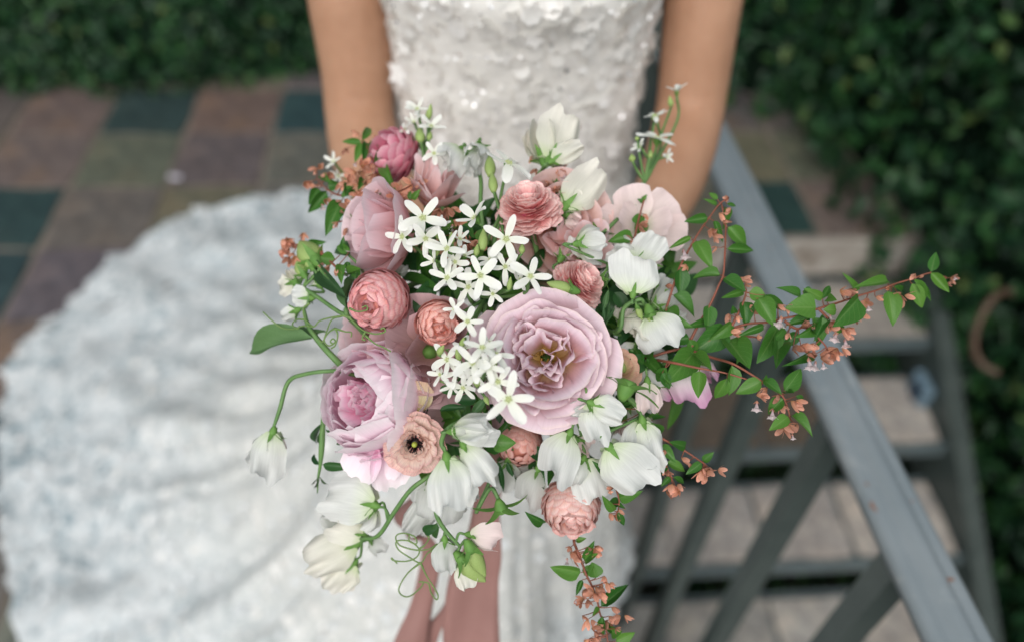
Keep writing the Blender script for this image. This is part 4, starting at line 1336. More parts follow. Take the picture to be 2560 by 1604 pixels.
loose('tulip', 'soft pink flower with long pointed petals reaching up beside the dress', 'tulip', 1078, 520, .035, facing(.22, .80, .55), m_pnk,
      [(4, .003, 0, 46, .040, .8, 8), (4, .003, .001, 26, .041, .8, 8), (3, .002, .001, 8, .036, .8, 8)], (1, .72, .25, 1.3, .48, .03, -.5, .6), 210)
loose('garden_rose', 'peach and pink rose behind the coral ranunculus near the top', 'rose', 1392, 562, .040, facing(.25, .0, 1), m_pch,
      [(6, .003, -.003, 80, .043, 1, 6), (5, .003, .0, 60, .038, 1, 7), (5, .003, .002, 38, .034, .9, 8)], (1, 1.12, .7, .9, .16, .03, -.25, 1.0), 220)
loose('garden_rose', 'dusky mauve rose deep inside the bouquet under the salmon ranunculus', 'rose', 1075, 880, .045, facing(.10, .10, 1), m_dusk,
      [(6, .003, -.003, 82, .046, 1, 8), (5, .003, .0, 60, .040, 1, 9), (5, .003, .002, 36, .032, .9, 10)], (1, 1.05, .6, .9, .22, .05, -.3, 1.0), 230)
loose('garden_rose', 'pale mauve bloom peeping out between peony and pink ranunculus', 'rose', 950, 845, .040, facing(-.2, .2, 1), m_lil,
      [(6, .003, 0, 80, .030, 1, 10), (5, .003, .001, 50, .026, 1, 10)], (1, 1.0, .6, .9, .2, .05, -.3, 1.0), 240)
loose('lisianthus', 'large blush flower of broad round petals at the upper right', 'flower', 1600, 570, .020, facing(.12, .15, 1), m_blush,
      [(5, .003, 0, 78, .033, .95, 14), (2, .003, .003, 50, .026, .9, 12)], (1, .98, .4, .7, .16, .08, -.5, 1.0), 250)
loose('lisianthus', 'small pink flower between coral ranunculus and white sweet peas', 'flower', 1450, 625, .030, facing(.0, .35, .9), m_pnk,
      [(5, .003, 0, 70, .027, 1.0, 10), (5, .003, .001, 42, .022, .9, 12)], (1, .85, .4, .9, .3, .05, -.3, .9), 260)
loose('garden_rose', 'dusky pink bloom in the shadow below the white star flowers', 'rose', 1150, 1030, .055, facing(.05, -.1, 1), m_dusk,
      [(6, .003, -.003, 82, .034, 1, 8), (5, .003, .0, 58, .030, 1, 9)], (1, 1.05, .6, .9, .22, .05, -.3, 1.0), 270)

# ---------- star flowers
def star_sprig(label, blooms, joint, buds=(), stempath=None, dz0=0.):
    jx, jy, jz = joint
    J = at(jx, jy, dm(jx, jy, jz + dz0))
    o = root_at('star_flower_sprig', J, label, 'star flowers', 'white star flowers')
    for (x, y, R_, fx, fy, fz, dz, tilt) in blooms:
        d = dm(x, y, dz + dz0 - .018)
        p = at(x, y, d); n = facing(fx, fy, fz)
        Rm = mpx(R_, d)
        star_bloom(o, p, n, Rm, random.uniform(0, 6.28), tilt)
        b = p - n * Rm * .40
        m = b - n * .012 + (J - b) * .25
        if (J - b).length > .05: m = b - n * .018 - UP * .004
        stem_obj('stem', [(b, .0011), (m, .0012), (J, .0014)], o, m_stemg, 6, 5)
    for (x, y, tx, ty, w) in buds:
        a = at(x, y, dm(x, y, dz0 - .014)); b = at(tx, ty, dm(tx, ty, dz0 - .018)); L = (b - a).length
        g = Geo(); g.add(tube_geo([(0, 0, 0, .10), (0, 0, .25, w * .5), (0, 0, .55, w * .45), (0, 0, .85, w * .2), (0, 0, 1, .02)], 8, 3))
        put('bud', g.mesh('bud', [m_bud]), frame(a, b - a) @ S(L), o)
        stem_obj('stem', [(a, .0010), (a.lerp(J, .4) + FW * .003, .0011), (J, .0012)], o, m_stemg, 5, 4)
    sp = stempath or []
    pts = [(J, .0016)] + [(at(x, y, dm(x, y, z)), .0018) for (x, y, z) in sp]
    h = HAND + HAX * .07 + Vector((random.uniform(-.01, .01), 0, random.uniform(-.006, .006)))
    pts += [(pts[-1][0].lerp(h, .55) + FW * .01, .0019), (h, .002), (HAND - HAX * .11, .002)]
    stem_obj('stem', pts, o, m_stemg)
    return o
star_sprig('white star flowers in the centre top, one broad bloom and two turned sideways',
    [(1265, 598, 62, .05, .1, 1, -.006, 82), (1272, 407, 62, .25, .75, .55, -.018, 86), (1186, 545, 52, -.5, .55, .5, -.004, 62)],
    (1252, 535, .005), [(1226, 440, 1224, 385, .36), (1234, 480, 1230, 430, .36), (1206, 625, 1210, 570, .4)], [(1240, 575, .015), (1235, 640, .03)])
star_sprig('cluster of white star flowers directly above the big mauve rose',
    [(1201, 689, 56, -.1, .05, 1, -.004, 84), (1263, 667, 44, .05, .25, 1, .004, 80), (1326, 691, 54, .2, .3, 1, -.004, 80), (1171, 718, 48, -.2, .1, 1, .012, 78), (1118, 695, 52, -.25, .3, .9, .004, 74), (1169, 803, 46, .05, -.1, 1, -.004, 80), (1136, 772, 32, .1, .3, 1, .012, 70)],
    (1215, 745, .035), [(1304, 635, 1306, 608, .6), (1272, 725, 1277, 692, .42), (1153, 866, 1160, 842, .5)], [(1215, 800, .05)])
star_sprig('dense cluster of white star flowers overlapping the lower left of the mauve rose',
    [(1245, 953, 52, -.05, .1, 1, -.020, 80), (1271, 997, 68, .05, .0, 1, -.026, 84), (1183, 905, 62, -.4, .3, .8, -.018, 72), (1206, 868, 52, .1, .6, .8, -.016, 72), (1242, 885, 46, .35, .5, .8, -.010, 72), (1118, 898, 46, -.4, .1, .9, .006, 74), (1158, 968, 42, -.2, -.4, .9, .008, 76), (1140, 930, 40, -.5, .0, .8, .008, 74), (1222, 916, 44, .2, .2, 1, -.022, 70)],
    (1215, 945, .022), [(1192, 965, 1198, 925, .55), (1232, 922, 1238, 888, .5), (1095, 885, 1110, 862, .5)], [(1205, 990, .04)])
star_sprig('white star flowers with curled petals crossing the lilac pink rose',
    [(1057, 545, 62, .05, .25, .9, -.010, 76), (1006, 592, 52, -.45, .0, .8, -.004, 70), (1064, 596, 50, .1, -.45, .8, -.006, 66), (1118, 622, 54, -.35, .35, .6, -.008, 64), (944, 545, 32, -.6, .3, .6, .01, 60)],
    (1100, 668, .012), [(1090, 640, 1096, 606, .45)], [(1130, 700, .03)])
star_sprig('soft white star flowers standing highest on the left against the dress',
    [(1043, 273, 34, -.1, .5, .8, .0, 64), (1078, 316, 36, .35, .5, .8, .0, 70), (1012, 326, 32, -.6, .5, .6, .0, 66), (1085, 384, 34, .2, .2, 1, .0, 66), (1035, 306, 26, -.2, .4, 1, .005, 40)],
    (1062, 408, .006), [(1070, 300, 1078, 260, .42), (1052, 355, 1048, 320, .5), (1072, 350, 1078, 330, .6)], [(1075, 450, .02), (1120, 540, .04)])
star_sprig('white star flowers on pale green stems rising in front of the right arm',
    [(1640, 290, 36, -.25, .75, .5, .0, 80), (1643, 345, 52, .0, .80, .5, .0, 80), (1692, 228, 32, -.1, .85, .5, .0, 52), (1600, 368, 24, -.6, .4, .6, .01, 60), (1668, 392, 22, .5, -.1, .8, .01, 60)],
    (1612, 455, .006), [(1678, 268, 1674, 240, .5), (1637, 300, 1634, 285, .9), (1594, 350, 1590, 342, 1.2), (1582, 405, 1578, 385, .8), (1625, 395, 1628, 375, .5)], [(1590, 480, .01), (1560, 560, .03)])

star_sprig('small white star flowers threaded among peach sepals in the upper middle',
    [(1098, 565, 34, -.2, .5, .8, .008, 66), (1150, 598, 34, .3, .6, .7, .010, 62), (1138, 655, 38, -.3, -.1, .9, .004, 72), (1232, 735, 34, .1, .2, 1, .010, 76), (1086, 652, 34, -.6, .1, .7, .004, 60), (1162, 640, 32, .2, .7, .6, .006, 56), (1225, 650, 34, .1, .5, .9, .012, 66), (1300, 700, 34, .4, .1, .9, .010, 70)],
    (1165, 715, .03), [(1130, 610, 1128, 580, .5), (1190, 640, 1194, 610, .5), (1100, 600, 1088, 575, .5)], [(1190, 760, .05)])
star_sprig('small white star flowers behind the dense cluster at the rose edge',
    [(1100, 935, 34, -.6, .1, .8, .012, 66), (1160, 870, 36, -.1, .7, .7, .010, 60), (1190, 935, 36, -.3, -.2, .9, .0, 72), (1222, 855, 32, .3, .7, .7, .0, 60), (1130, 965, 30, -.4, -.5, .8, .014, 66)],
    (1180, 950, .035), [(1150, 900, 1140, 872, .5), (1212, 990, 1222, 1012, .5)], [(1190, 1000, .05)])
star_sprig('two small blurred white star flowers low against the left forearm',
    [(834, 405, 26, -.3, .4, .8, .03, 60), (846, 440, 24, -.2, -.3, .9, .03, 60)],
    (872, 470, .04), [], [(920, 520, .05)])

# ---------- sweet peas
def sprig(label, blooms, path, buds=(), cat='sweet pea', grp='sweet pea sprigs', dz=0., r=.0016, tails=True):
    """path: main stem in photograph pixels with depth offsets, outer end first"""
    P = [at(x, y, dm(x, y, z + dz)) for (x, y, z) in path]
    o = root_at('sweet_pea_sprig', P[0], label, cat, grp)
    pts = [(p, r * (1 - .3 * (i == 0))) for i, p in enumerate(P)]
    if tails:
        h = HAND + HAX * .07 + Vector((random.uniform(-.01, .01), random.uniform(-.006, .006), 0))
        pts += [(P[-1].lerp(h, .5) + FW * .015, r * 1.1), (h, r * 1.1), (HAND - HAX * random.uniform(.09, .12), r * 1.1)]
    stem_obj('stem', pts, o, m_stemg)
    dense = [Vector(q[:3]) for q in spline([tuple(p) for p in P], 8)]
    def joinp(a, d):
        q = min(dense, key=lambda s: (s - a).length)
        if (q - a).length > .0015:
            stem_obj('pedicel', [(a, .0010), (a - d.normalized() * min(.006, (q - a).length * .4), .0010), (q, .0011)], o, m_stemg, 5, 5)
    for i, b in enumerate(blooms):
        (x, y, tx, ty, wd, back, key, z) = b[:8]
        a = at(x, y, dm(x, y, z + dz)); t = at(tx, ty, dm(tx, ty, z + dz + (b[8] if len(b) > 8 else 0)))
        mat = {'white': m_white, 'cream': m_cream, 'grey': m_grey, 'blush': m_blush, 'mauve': m_mauvep}[key]
        pea_bloom(o, a, t, back, key, mat, 1.0, wd, i)
        joinp(a - (t - a).normalized() * .003, t - a)
    for (x, y, tx, ty, w, z) in buds:
        a = at(x, y, dm(x, y, z + dz)); t = at(tx, ty, dm(tx, ty, z + dz))
        pea_bud(o, a, t, w)
        joinp(a, t - a)
    return o
# x, y of calyx, x, y of petal tips, width factor, back shown, colour, depth offset
sprig('ivory sweet peas nodding against the dress above the coral ranunculus',
    [(1152, 372, 1108, 420, 1.0, 1, 'white', -.01), (1199, 362, 1196, 420, .62, 1, 'white', -.012), (1192, 378, 1178, 440, .4, 1, 'white', -.008)],
    [(1178, 380, .0), (1163, 395, .002), (1200, 440, .006), (1202, 520, .012), (1215, 600, .04)], [])
sprig('upright cream sweet pea highest in the middle against the bodice',
    [(1372, 405, 1410, 328, .72, 1, 'cream', -.01), (1362, 408, 1352, 305, .55, -1, 'cream', -.004), (1376, 405, 1436, 370, .55, 1, 'cream', -.014)],
    [(1370, 410, .0), (1345, 440, .0), (1352, 480, .01), (1375, 540, .03)], [])
sprig('pale cream sweet pea pointing up right beside the coral ranunculus',
    [(1408, 520, 1484, 452, .62, 1, 'cream', -.002), (1412, 535, 1450, 560, .9, -1, 'blush', .008)],
    [(1402, 530, .01), (1390, 570, .03)], [])
sprig('large white sweet peas below the blush flower on the right',
    [(1440, 610, 1518, 600, 1.0, -1, 'white', .0), (1575, 655, 1530, 610, 1.25, -1, 'white', .002), (1590, 660, 1618, 600, .9, 1, 'white', -.004)],
    [(1520, 660, .01), (1500, 720, .03)], [(1600, 665, 1632, 605, .5, .0)])
sprig('broad white sweet pea facing the camera to the right of the rose',
    [(1582, 738, 1590, 655, 1.2, 1, 'white', -.016), (1620, 785, 1662, 868, 1.15, 1, 'white', -.008), (1632, 770, 1688, 705, .7, -1, 'white', .004), (1600, 780, 1582, 850, .9, 1, 'cream', .004)],
    [(1612, 765, -.008), (1600, 748, -.012), (1560, 770, .0), (1530, 830, .02)], [(1592, 765, 1605, 800, .5, -.01), (1622, 778, 1628, 812, .5, -.01)])
sprig('white sweet pea with three spread petals at the lower right edge of the rose',
    [(1470, 1000, 1488, 1098, .62, 1, 'white', -.012), (1480, 1012, 1428, 1028, .62, -1, 'white', -.014), (1475, 1005, 1548, 1028, .70, 1, 'white', -.018)],
    [(1472, 1002, .0), (1500, 990, .02)], [])
sprig('pair of long white sweet peas at the lower right, petals hanging down',
    [(1520, 1112, 1590, 1200, .88, 1, 'white', -.020), (1605, 1048, 1632, 1160, .62, 1, 'white', -.016), (1595, 1050, 1570, 1140, .6, 1, 'white', -.010)],
    [(1603, 1040, -.010), (1585, 1005, -.006), (1562, 985, .0), (1540, 960, .03)], [])
sprig('white sweet peas hanging beneath the rose either side of a bright green stem',
    [(1425, 1080, 1372, 1190, .8, 1, 'white', -.004), (1458, 1145, 1420, 1200, .8, 1, 'grey', .0), (1460, 1145, 1500, 1225, 1.0, 1, 'white', .004), (1435, 1095, 1480, 1135, 1.0, -1, 'blush', .004)],
    [(1462, 1140, .0), (1455, 1090, .01), (1440, 1040, .03)], [])
sprig('white sweet peas in front of the open ranunculus on a green stem',
    [(1128, 1078, 1238, 1066, .72, -1, 'white', -.028), (1158, 1110, 1226, 1205, .60, 1, 'white', -.022), (1116, 1140, 1150, 1275, .74, 1, 'white', -.030, -.006), (1160, 1105, 1196, 1130, .8, 1, 'white', -.016)],
    [(1118, 1135, -.022), (1104, 1105, -.020), (1120, 1070, -.020), (1165, 1045, -.006), (1215, 1000, .02)], [])
sprig('thin greyish white sweet peas hanging in shade in front of the ribbon',
    [(1075, 1195, 1050, 1250, .9, 1, 'grey', .03), (1110, 1200, 1090, 1290, 1.1, 1, 'grey', .026), (1090, 1230, 1032, 1325, .5, 1, 'grey', .028), (1120, 1210, 1170, 1290, 1.1, -1, 'grey', .03)],
    [(1110, 1200, .03), (1140, 1130, .04)], [])
sprig('cluster of four ivory sweet peas on a long green stem at lower left',
    [(940, 1262, 838, 1225, .95, 1, 'white', .006), (938, 1268, 880, 1300, 1.0, -1, 'white', .010), (868, 1330, 800, 1275, .7, -1, 'white', .016), (915, 1340, 848, 1300, .8, 1, 'cream', .014), (895, 1355, 800, 1382, .7, 1, 'cream', .020), (888, 1402, 838, 1460, .75, 1, 'cream', .022), (925, 1345, 960, 1380, .8, 1, 'grey', .03)],
    [(905, 1345, .006), (945, 1338, .004), (985, 1280, .0), (1025, 1225, .0), (1070, 1190, .006), (1130, 1140, .04)], [])
sprig('blush and white sweet peas with lime green buds at the bottom centre',
    [(1172, 1335, 1258, 1345, .8, 1, 'blush', .0), (1112, 1345, 1118, 1415, .8, 1, 'grey', .0), (1152, 1400, 1180, 1455, .85, 1, 'cream', -.002)],
    [(1150, 1365, .0), (1110, 1320, .0), (1090, 1280, .0), (1098, 1240, .004), (1120, 1190, .03)], [(1148, 1390, 1212, 1452, .55, -.004), (1172, 1362, 1212, 1438, .42, -.008)])
sprig('single faded sweet pea drooping far out on a curved stem at the left',
    [(684, 1075, 662, 1185, .70, 1, 'white', -.02), (688, 1085, 700, 1130, .8, 1, 'blush', -.016), (680, 1090, 635, 1170, .7, -1, 'grey', -.012)],
    [(683, 1070, -.02), (700, 1020, -.02), (720, 955, -.018), (760, 935, -.015), (838, 926, .0), (960, 930, .05)], [])
sprig('cream sweet pea buds and small blooms in a spray at the left edge',
    [(738, 705, 705, 720, 1.1, 1, 'cream', .0), (742, 712, 720, 672, .9, -1, 'cream', .0), (780, 745, 745, 748, 1.1, 1, 'white', .0), (800, 715, 786, 690, .9, 1, 'white', .008), (745, 775, 714, 790, .85, 1, 'white', -.004)],
    [(748, 712, -.004), (790, 740, -.004), (840, 775, -.002), (875, 795, .004), (960, 850, .05)], [(762, 690, 742, 655, .55, -.008), (782, 672, 765, 642, .55, -.006), (795, 655, 750, 608, .62, -.004)])
sprig('white sweet pea petals in the gap between lilac rose and pink ranunculus',
    [(925, 680, 915, 625, 1.0, -1, 'grey', .03), (985, 690, 1010, 660, 1.0, -1, 'grey', .035), (905, 700, 880, 650, .7, -1, 'grey', .03)],
    [(930, 690, .03), (980, 740, .05)], [])
sprig('sweet pea with magenta pink hem drooping under the long leafy branch',
    [(1705, 905, 1718, 1005, .85, 1, 'mauve', -.012), (1735, 900, 1775, 965, .8, -1, 'mauve', -.006), (1618, 950, 1625, 1030, .75, 1, 'blush', -.004), (1640, 960, 1678, 1000, .7, -1, 'mauve', .004)],
    [(1690, 895, .0), (1630, 920, .004), (1570, 930, .03)], [])
sprig('pale sweet peas filling the right side behind the green leaves',
    [(1590, 900, 1622, 960, 1.0, 1, 'white', .012), (1570, 1010, 1610, 1050, 1.2, -1, 'white', .014), (1590, 860, 1560, 900, .9, 1, 'white', .018), (1560, 1040, 1540, 1090, 1.0, -1, 'blush', .016)],
    [(1575, 950, .01), (1540, 900, .04)], [])
sprig('thin faded petals between the half hidden peach ranunculus and hanging one',
    [(1345, 1170, 1310, 1250, .8, 1, 'grey', .03), (1350, 1175, 1280, 1210, .7, -1, 'grey', .034), (1270, 1150, 1262, 1240, .8, -1, 'grey', .036)],
    [(1345, 1165, .03), (1340, 1100, .05)], [])
sprig('crumpled white sweet peas half covered by leaves at the right edge',
    [(1640, 735, 1672, 690, .8, -1, 'white', .010), (1660, 830, 1700, 800, .8, 1, 'white', .014), (1550, 810, 1575, 765, .8, -1, 'cream', .016), (1530, 1060, 1500, 1100, .8, -1, 'white', .012), (1610, 870, 1650, 900, .7, 1, 'white', .018)],
    [(1630, 800, .02), (1570, 860, .04)], [])
sprig('small white sweet peas between coral ranunculus and round white pair',
    [(1470, 650, 1440, 600, .7, 1, 'white', .018), (1500, 700, 1530, 680, .7, -1, 'white', .014), (1400, 650, 1425, 610, .7, -1, 'blush', .022)],
    [(1470, 690, .02), (1440, 740, .05)], [])
# empty calyces on their own stems
def calyx_sprig(label, x, y, tx, ty, dz, path, s=1.5):
    P = [at(a, b, dm(a, b, z)) for a, b, z in path]
    o = root_at('sweet_pea_calyx', P[0], label, 'calyx', 'sweet pea sprigs')
    a = at(x, y, dm(x, y, dz)); t = at(tx, ty, dm(tx, ty, dz))
    put('calyx', calyx_mesh(5, rad(75), .013, 9, w=.005), frame(a, t - a, -FW) @ S(s), o)
    stem_obj('stem', [(a, .0011)] + [(p, .0014) for p in P], o, m_stemg)
    return o
calyx_sprig('open green calyx left of the hanging peach ranunculus', 1250, 1262, 1258, 1290, -.002, [(1245, 1245, .0), (1225, 1220, .004), (1190, 1280, .006), (1235, 1180, .02)], 1.2)
calyx_sprig('star shaped green calyx just below the small yellow-peach ranunculus', 1562, 978, 1566, 968, -.020, [(1566, 990, -.012), (1590, 1015, -.006), (1604, 1040, .0)], 1.7)
calyx_sprig('green calyx hanging beside the broad white sweet pea', 1622, 775, 1630, 800, -.014, [(1615, 762, -.010), (1590, 760, -.004)], 1.1)
# bright stem of the hanging ranunculus, seen in front of the white petals
o = bpy.data.objects['ranunculus.002']
stem_obj('stem', [(at(1422, 1206, .560), .0026), (at(1405, 1160, .548), .0026), (at(1385, 1090, .545), .0027), (at(1370, 1060, .57), .0026)], o, mat_simple('bright_green_stem', (.22, .42, .10), (.17, .34, .08), 60, .4, .4))['label'] = 'thick bright green stem piece'

# ---------- tendrils and big pea leaves
def tendril(label, curves, base, dz=0.):
    o = root_at('tendril', at(base[0], base[1], dm(*base, dz)), label, 'tendril', 'curling tendrils')
    for cv in curves:
        pts = [(at(*px(*c_[:3]), dm(*px(*c_[:3]), dz + (c_[3] if len(c_) > 3 else 0))), .00055) for c_ in cv]
        pts[0] = (pts[0][0], .0009)
        stem_obj('curl', pts, o, m_tendril, 5, 6)
    return o
Cc = lambda *a: [('C',) + t for t in a]
Fc_ = lambda *a: [('F',) + t for t in a]
tendril('wiry green tendrils curling in front of the white train at the left',
    [Cc((700, 490), (640, 478), (560, 490), (500, 510), (465, 545), (400, 540), (330, 560), (260, 550), (200, 505), (145, 452)),
     Cc((600, 555), (560, 580), (530, 630), (560, 665), (600, 640), (585, 620), (570, 640), (585, 652)),
     Cc((600, 555), (615, 600), (600, 660), (575, 682)), Cc((640, 478), (580, 500), (545, 580), (520, 640), (490, 620)),
     Cc((600, 555), (660, 575), (700, 580), (700, 610)), Cc((410, 500), (360, 500), (330, 530), (360, 560), (375, 540)),
     Cc((440, 400), (400, 430), (410, 500), (460, 545)),
     Cc((680, 480), (740, 540), (790, 575), (860, 590), (915, 575), (905, 552), (885, 562)), Cc((690, 430), (740, 450), (800, 440), (795, 415), (770, 425)),
     Cc((790, 575), (770, 620), (790, 630)), Cc((790, 600), (850, 650), (900, 672), (950, 700))], (870, 790), -.022)
tendril('loose looping tendril hanging below the bouquet near the ribbon',
    [Fc_((1235, 900), (1180, 930), (1100, 935), (1000, 905), (975, 850), (1020, 830), (1090, 850), (1105, 895), (1060, 880), (1060, 840)),
     Fc_((1220, 925), (1170, 960), (1130, 1015), (1060, 980), (990, 930), (980, 880), (1060, 880), (1120, 930), (1105, 980), (1040, 1005), (960, 1000), (950, 985), (985, 1020)),
     Fc_((1130, 1015), (1050, 1080), (995, 1170), (1010, 1215), (1060, 1225), (1130, 1170), (1145, 1135), (1120, 1135)),
     Fc_((1130, 1015), (1170, 1100), (1235, 1205), (1230, 1245), (1195, 1200), (1180, 1145), (1150, 1135)),
     Fc_((1120, 930), (1160, 900), (1185, 855), (1170, 850))], (1094, 1370), .0)
tendril('short tendril curl beside the white star flowers', [[('D', 0, 885), ('D', 60, 910), ('D', 130, 935), ('D', 200, 920), ('D', 180, 905)], [('D', 75, 735), ('D', 50, 700), ('D', 35, 690), ('D', 60, 685)]], (1110, 955), -.004)
pl = root_at('pea_leaf_stem', at(870, 840, dm(870, 840)), 'broad grey-green pea leaves on a stem pointing left from the bouquet', 'leaves', 'foliage in the bouquet')
def cp(c, x, y, dz=0.): return bq(c, x, y, dz)
place_leaf(pl, LEAFP, cp('C', 450, 612, -.012), cp('C', 38, 668, -.006), mpx(66), facing(.0, .5, 1), 0)
place_leaf(pl, LEAFP, cp('C', 440, 610, -.008), cp('C', 530, 565, .004), mpx(30), facing(-.2, .8, .6), 1)
place_leaf(pl, LEAFP, cp('C', 450, 612, -.004), cp('C', 330, 585, .006), mpx(24), facing(-.2, .9, .5), 1)
place_leaf(pl, LEAFP, cp('C', 665, 365, -.010), cp('C', 440, 120, -.004), mpx(36), facing(-.3, .2, .9), 1)
place_leaf(pl, LEAFP, cp('C', 670, 430, -.010), cp('C', 690, 215, .004), mpx(20), facing(-.8, .2, .7), 0)
place_leaf(pl, LEAFP, cp('C', 690, 100, .0), cp('C', 600, 40, .0), mpx(34), facing(-.1, .4, 1), 0)
place_leaf(pl, LEAFP, cp('C', 690, 100, .0), cp('C', 645, 0, .0), mpx(20), facing(-.1, .4, 1), 1)
place_leaf(pl, LEAFP, cp('C', 750, 190, .0), cp('C', 690, 240, .0), mpx(26), facing(-.1, .4, 1), 1)
stem_obj('stem', [(cp('C', 400, 430, -.010), .0012), (cp('C', 430, 540, -.008), .0018), (cp('C', 500, 640, -.004), .0022), (cp('C', 625, 775, .004), .0024), (cp('C', 760, 900, .05), .0024)], pl, m_stemg)
stem_obj('stem', [(cp('C', 440, 110, -.002), .0012), (cp('C', 560, 250, -.002), .0014), (cp('C', 665, 400, .0), .0016), (cp('C', 680, 480, .0), .0018), (cp('C', 800, 600, .04), .0018)], pl, m_stemg)
stem_obj('stem', [(cp('C', 690, 100, .0), .0011), (cp('C', 740, 150, .0), .0011), (cp('C', 800, 240, .04), .0012)], pl, m_stemg)
hs = root_at('pea_vine', at(830, 1000, .60), 'thin green pea vine with small leaves hanging beside the peony', 'vine', 'foliage in the bouquet')
stem_obj('stem', [(cp('C', 700, 850, .05), .0016), (cp('C', 590, 890, .0), .0016), (cp('C', 550, 1000, .0), .0018), (cp('C', 525, 1130, .0), .0020), (cp('C', 515, 1300, .0), .0024), (cp('C', 505, 1420, .0), .0014), (cp('C', 492, 1500, .0), .0010), (cp('C', 488, 1590, .004), .0004)], hs, m_stemg)
for (bx, by, tx, ty, w, pool) in ((500, 1412, 445, 1345, 40, LEAFD), (520, 1412, 697, 1432, 52, LEAFD), (560, 980, 590, 900, 26, LEAFD), (548, 1050, 560, 960, 24, LEAFD), (525, 1150, 450, 1275, 30, LEAFP), (515, 1190, 500, 1285, 34, LEAFP), (540, 1190, 580, 1210, 18, LEAFP), (608, 1285, 658, 1252, 26, LEAFD), (500, 1485, 545, 1540, 8, LEAFP), (497, 1490, 450, 1545, 8, LEAFP), (496, 1500, 465, 1570, 7, LEAFP)):
    place_leaf(hs, pool, cp('C', bx, by, -.002), cp('C', tx, ty, .004), mpx(w / 2.52))

# ---------- abelia branches
def abelia(label, stems, leaves, sepals, bells, c, dep, wl=1.0, pool=None, ts=1.0):
    """all coordinates in the crop c; dep(x, y) gives the depth in metres"""
    def W3(x, y, dz=0.):
        X, Y = px(c, x, y)
        return at(X, Y, dep(X, Y) + dz)
    sc = CROPS[c][2]
    base = W3(*stems[0][0][:2])
    o = root_at('abelia_branch', base, label, 'branch', 'leafy branches with peach coloured sepals')
    dense = []
    for st in stems:
        pts = [(W3(s_[0], s_[1], s_[2] if len(s_) > 2 else 0), (.0011 - .0006 * i / (len(st) - 1)) * ts) for i, s_ in enumerate(st)]
        stem_obj('stem', pts, o, m_stemr, 6, 6)
        dense += [Vector(q[:3]) for q in spline([tuple(p) for p, _ in pts], 8)]
    g = Geo()
    def petiole(b):
        q = min(dense, key=lambda s: (s - b).length)
        if .0008 < (q - b).length < .022:
            g.add(tube_geo([tuple(b) + (.0003,), tuple(b.lerp(q, .5) + Vector((0, 0, -.0008))) + (.00035,), tuple(q) + (.0005,)], 4, 3))
    for (bx, by, tx, ty, w) in leaves:
        b = W3(bx, by, random.uniform(-.003, .003)); t = W3(tx, ty, random.uniform(-.012, .006))
        place_leaf(o, pool or LEAF, b, t, w / sc / FPX * .55 * wl * 1.08)
        petiole(b)
    for (x, y, s_) in sepals:
        p = W3(x, y, random.uniform(-.008, .002)); L = s_ * (1.6 if c in 'AB' else 1.4) / sc / FPX * .55
        d = facing(random.uniform(-.8, .8), random.uniform(-1.0, .15), .45)
        p2 = p - d * L * .35
        place_whorl(o, p2, d, L)
        if s_ > 46:
            place_whorl(o, p2 + RT * L * .35, facing(random.uniform(.1, .9), random.uniform(-.9, .1), .6), L * .8)
        petiole(p2)
    for (x, y, s_) in bells:
        p = W3(x, y, -.004); L = s_ * 1.25 / sc / FPX * .55
        d = facing(random.uniform(-.5, .3), -.9, .45)
        put('bell_flower', BELL, frame(p - d * L * .6, d) @ S(L), o)
        put('sepals', WH[random.randrange(5)], frame(p - d * L * .6, d, UP) @ S(L * .5), o)
    if g.V: put('petioles', g.mesh('petioles', [m_stemr]), parent=o)['kind'] = 'stuff'
    return o
def depE(X, Y):
    t = min(1, max(0, (X - 1600) / 800))
    return .572 - .022 * math.sin(t * 2.4) + .030 * t * t + (.018 if Y < 700 and X < 1900 else 0) * max(0, (700 - Y) / 200) - (.018 if Y > 900 else 0)
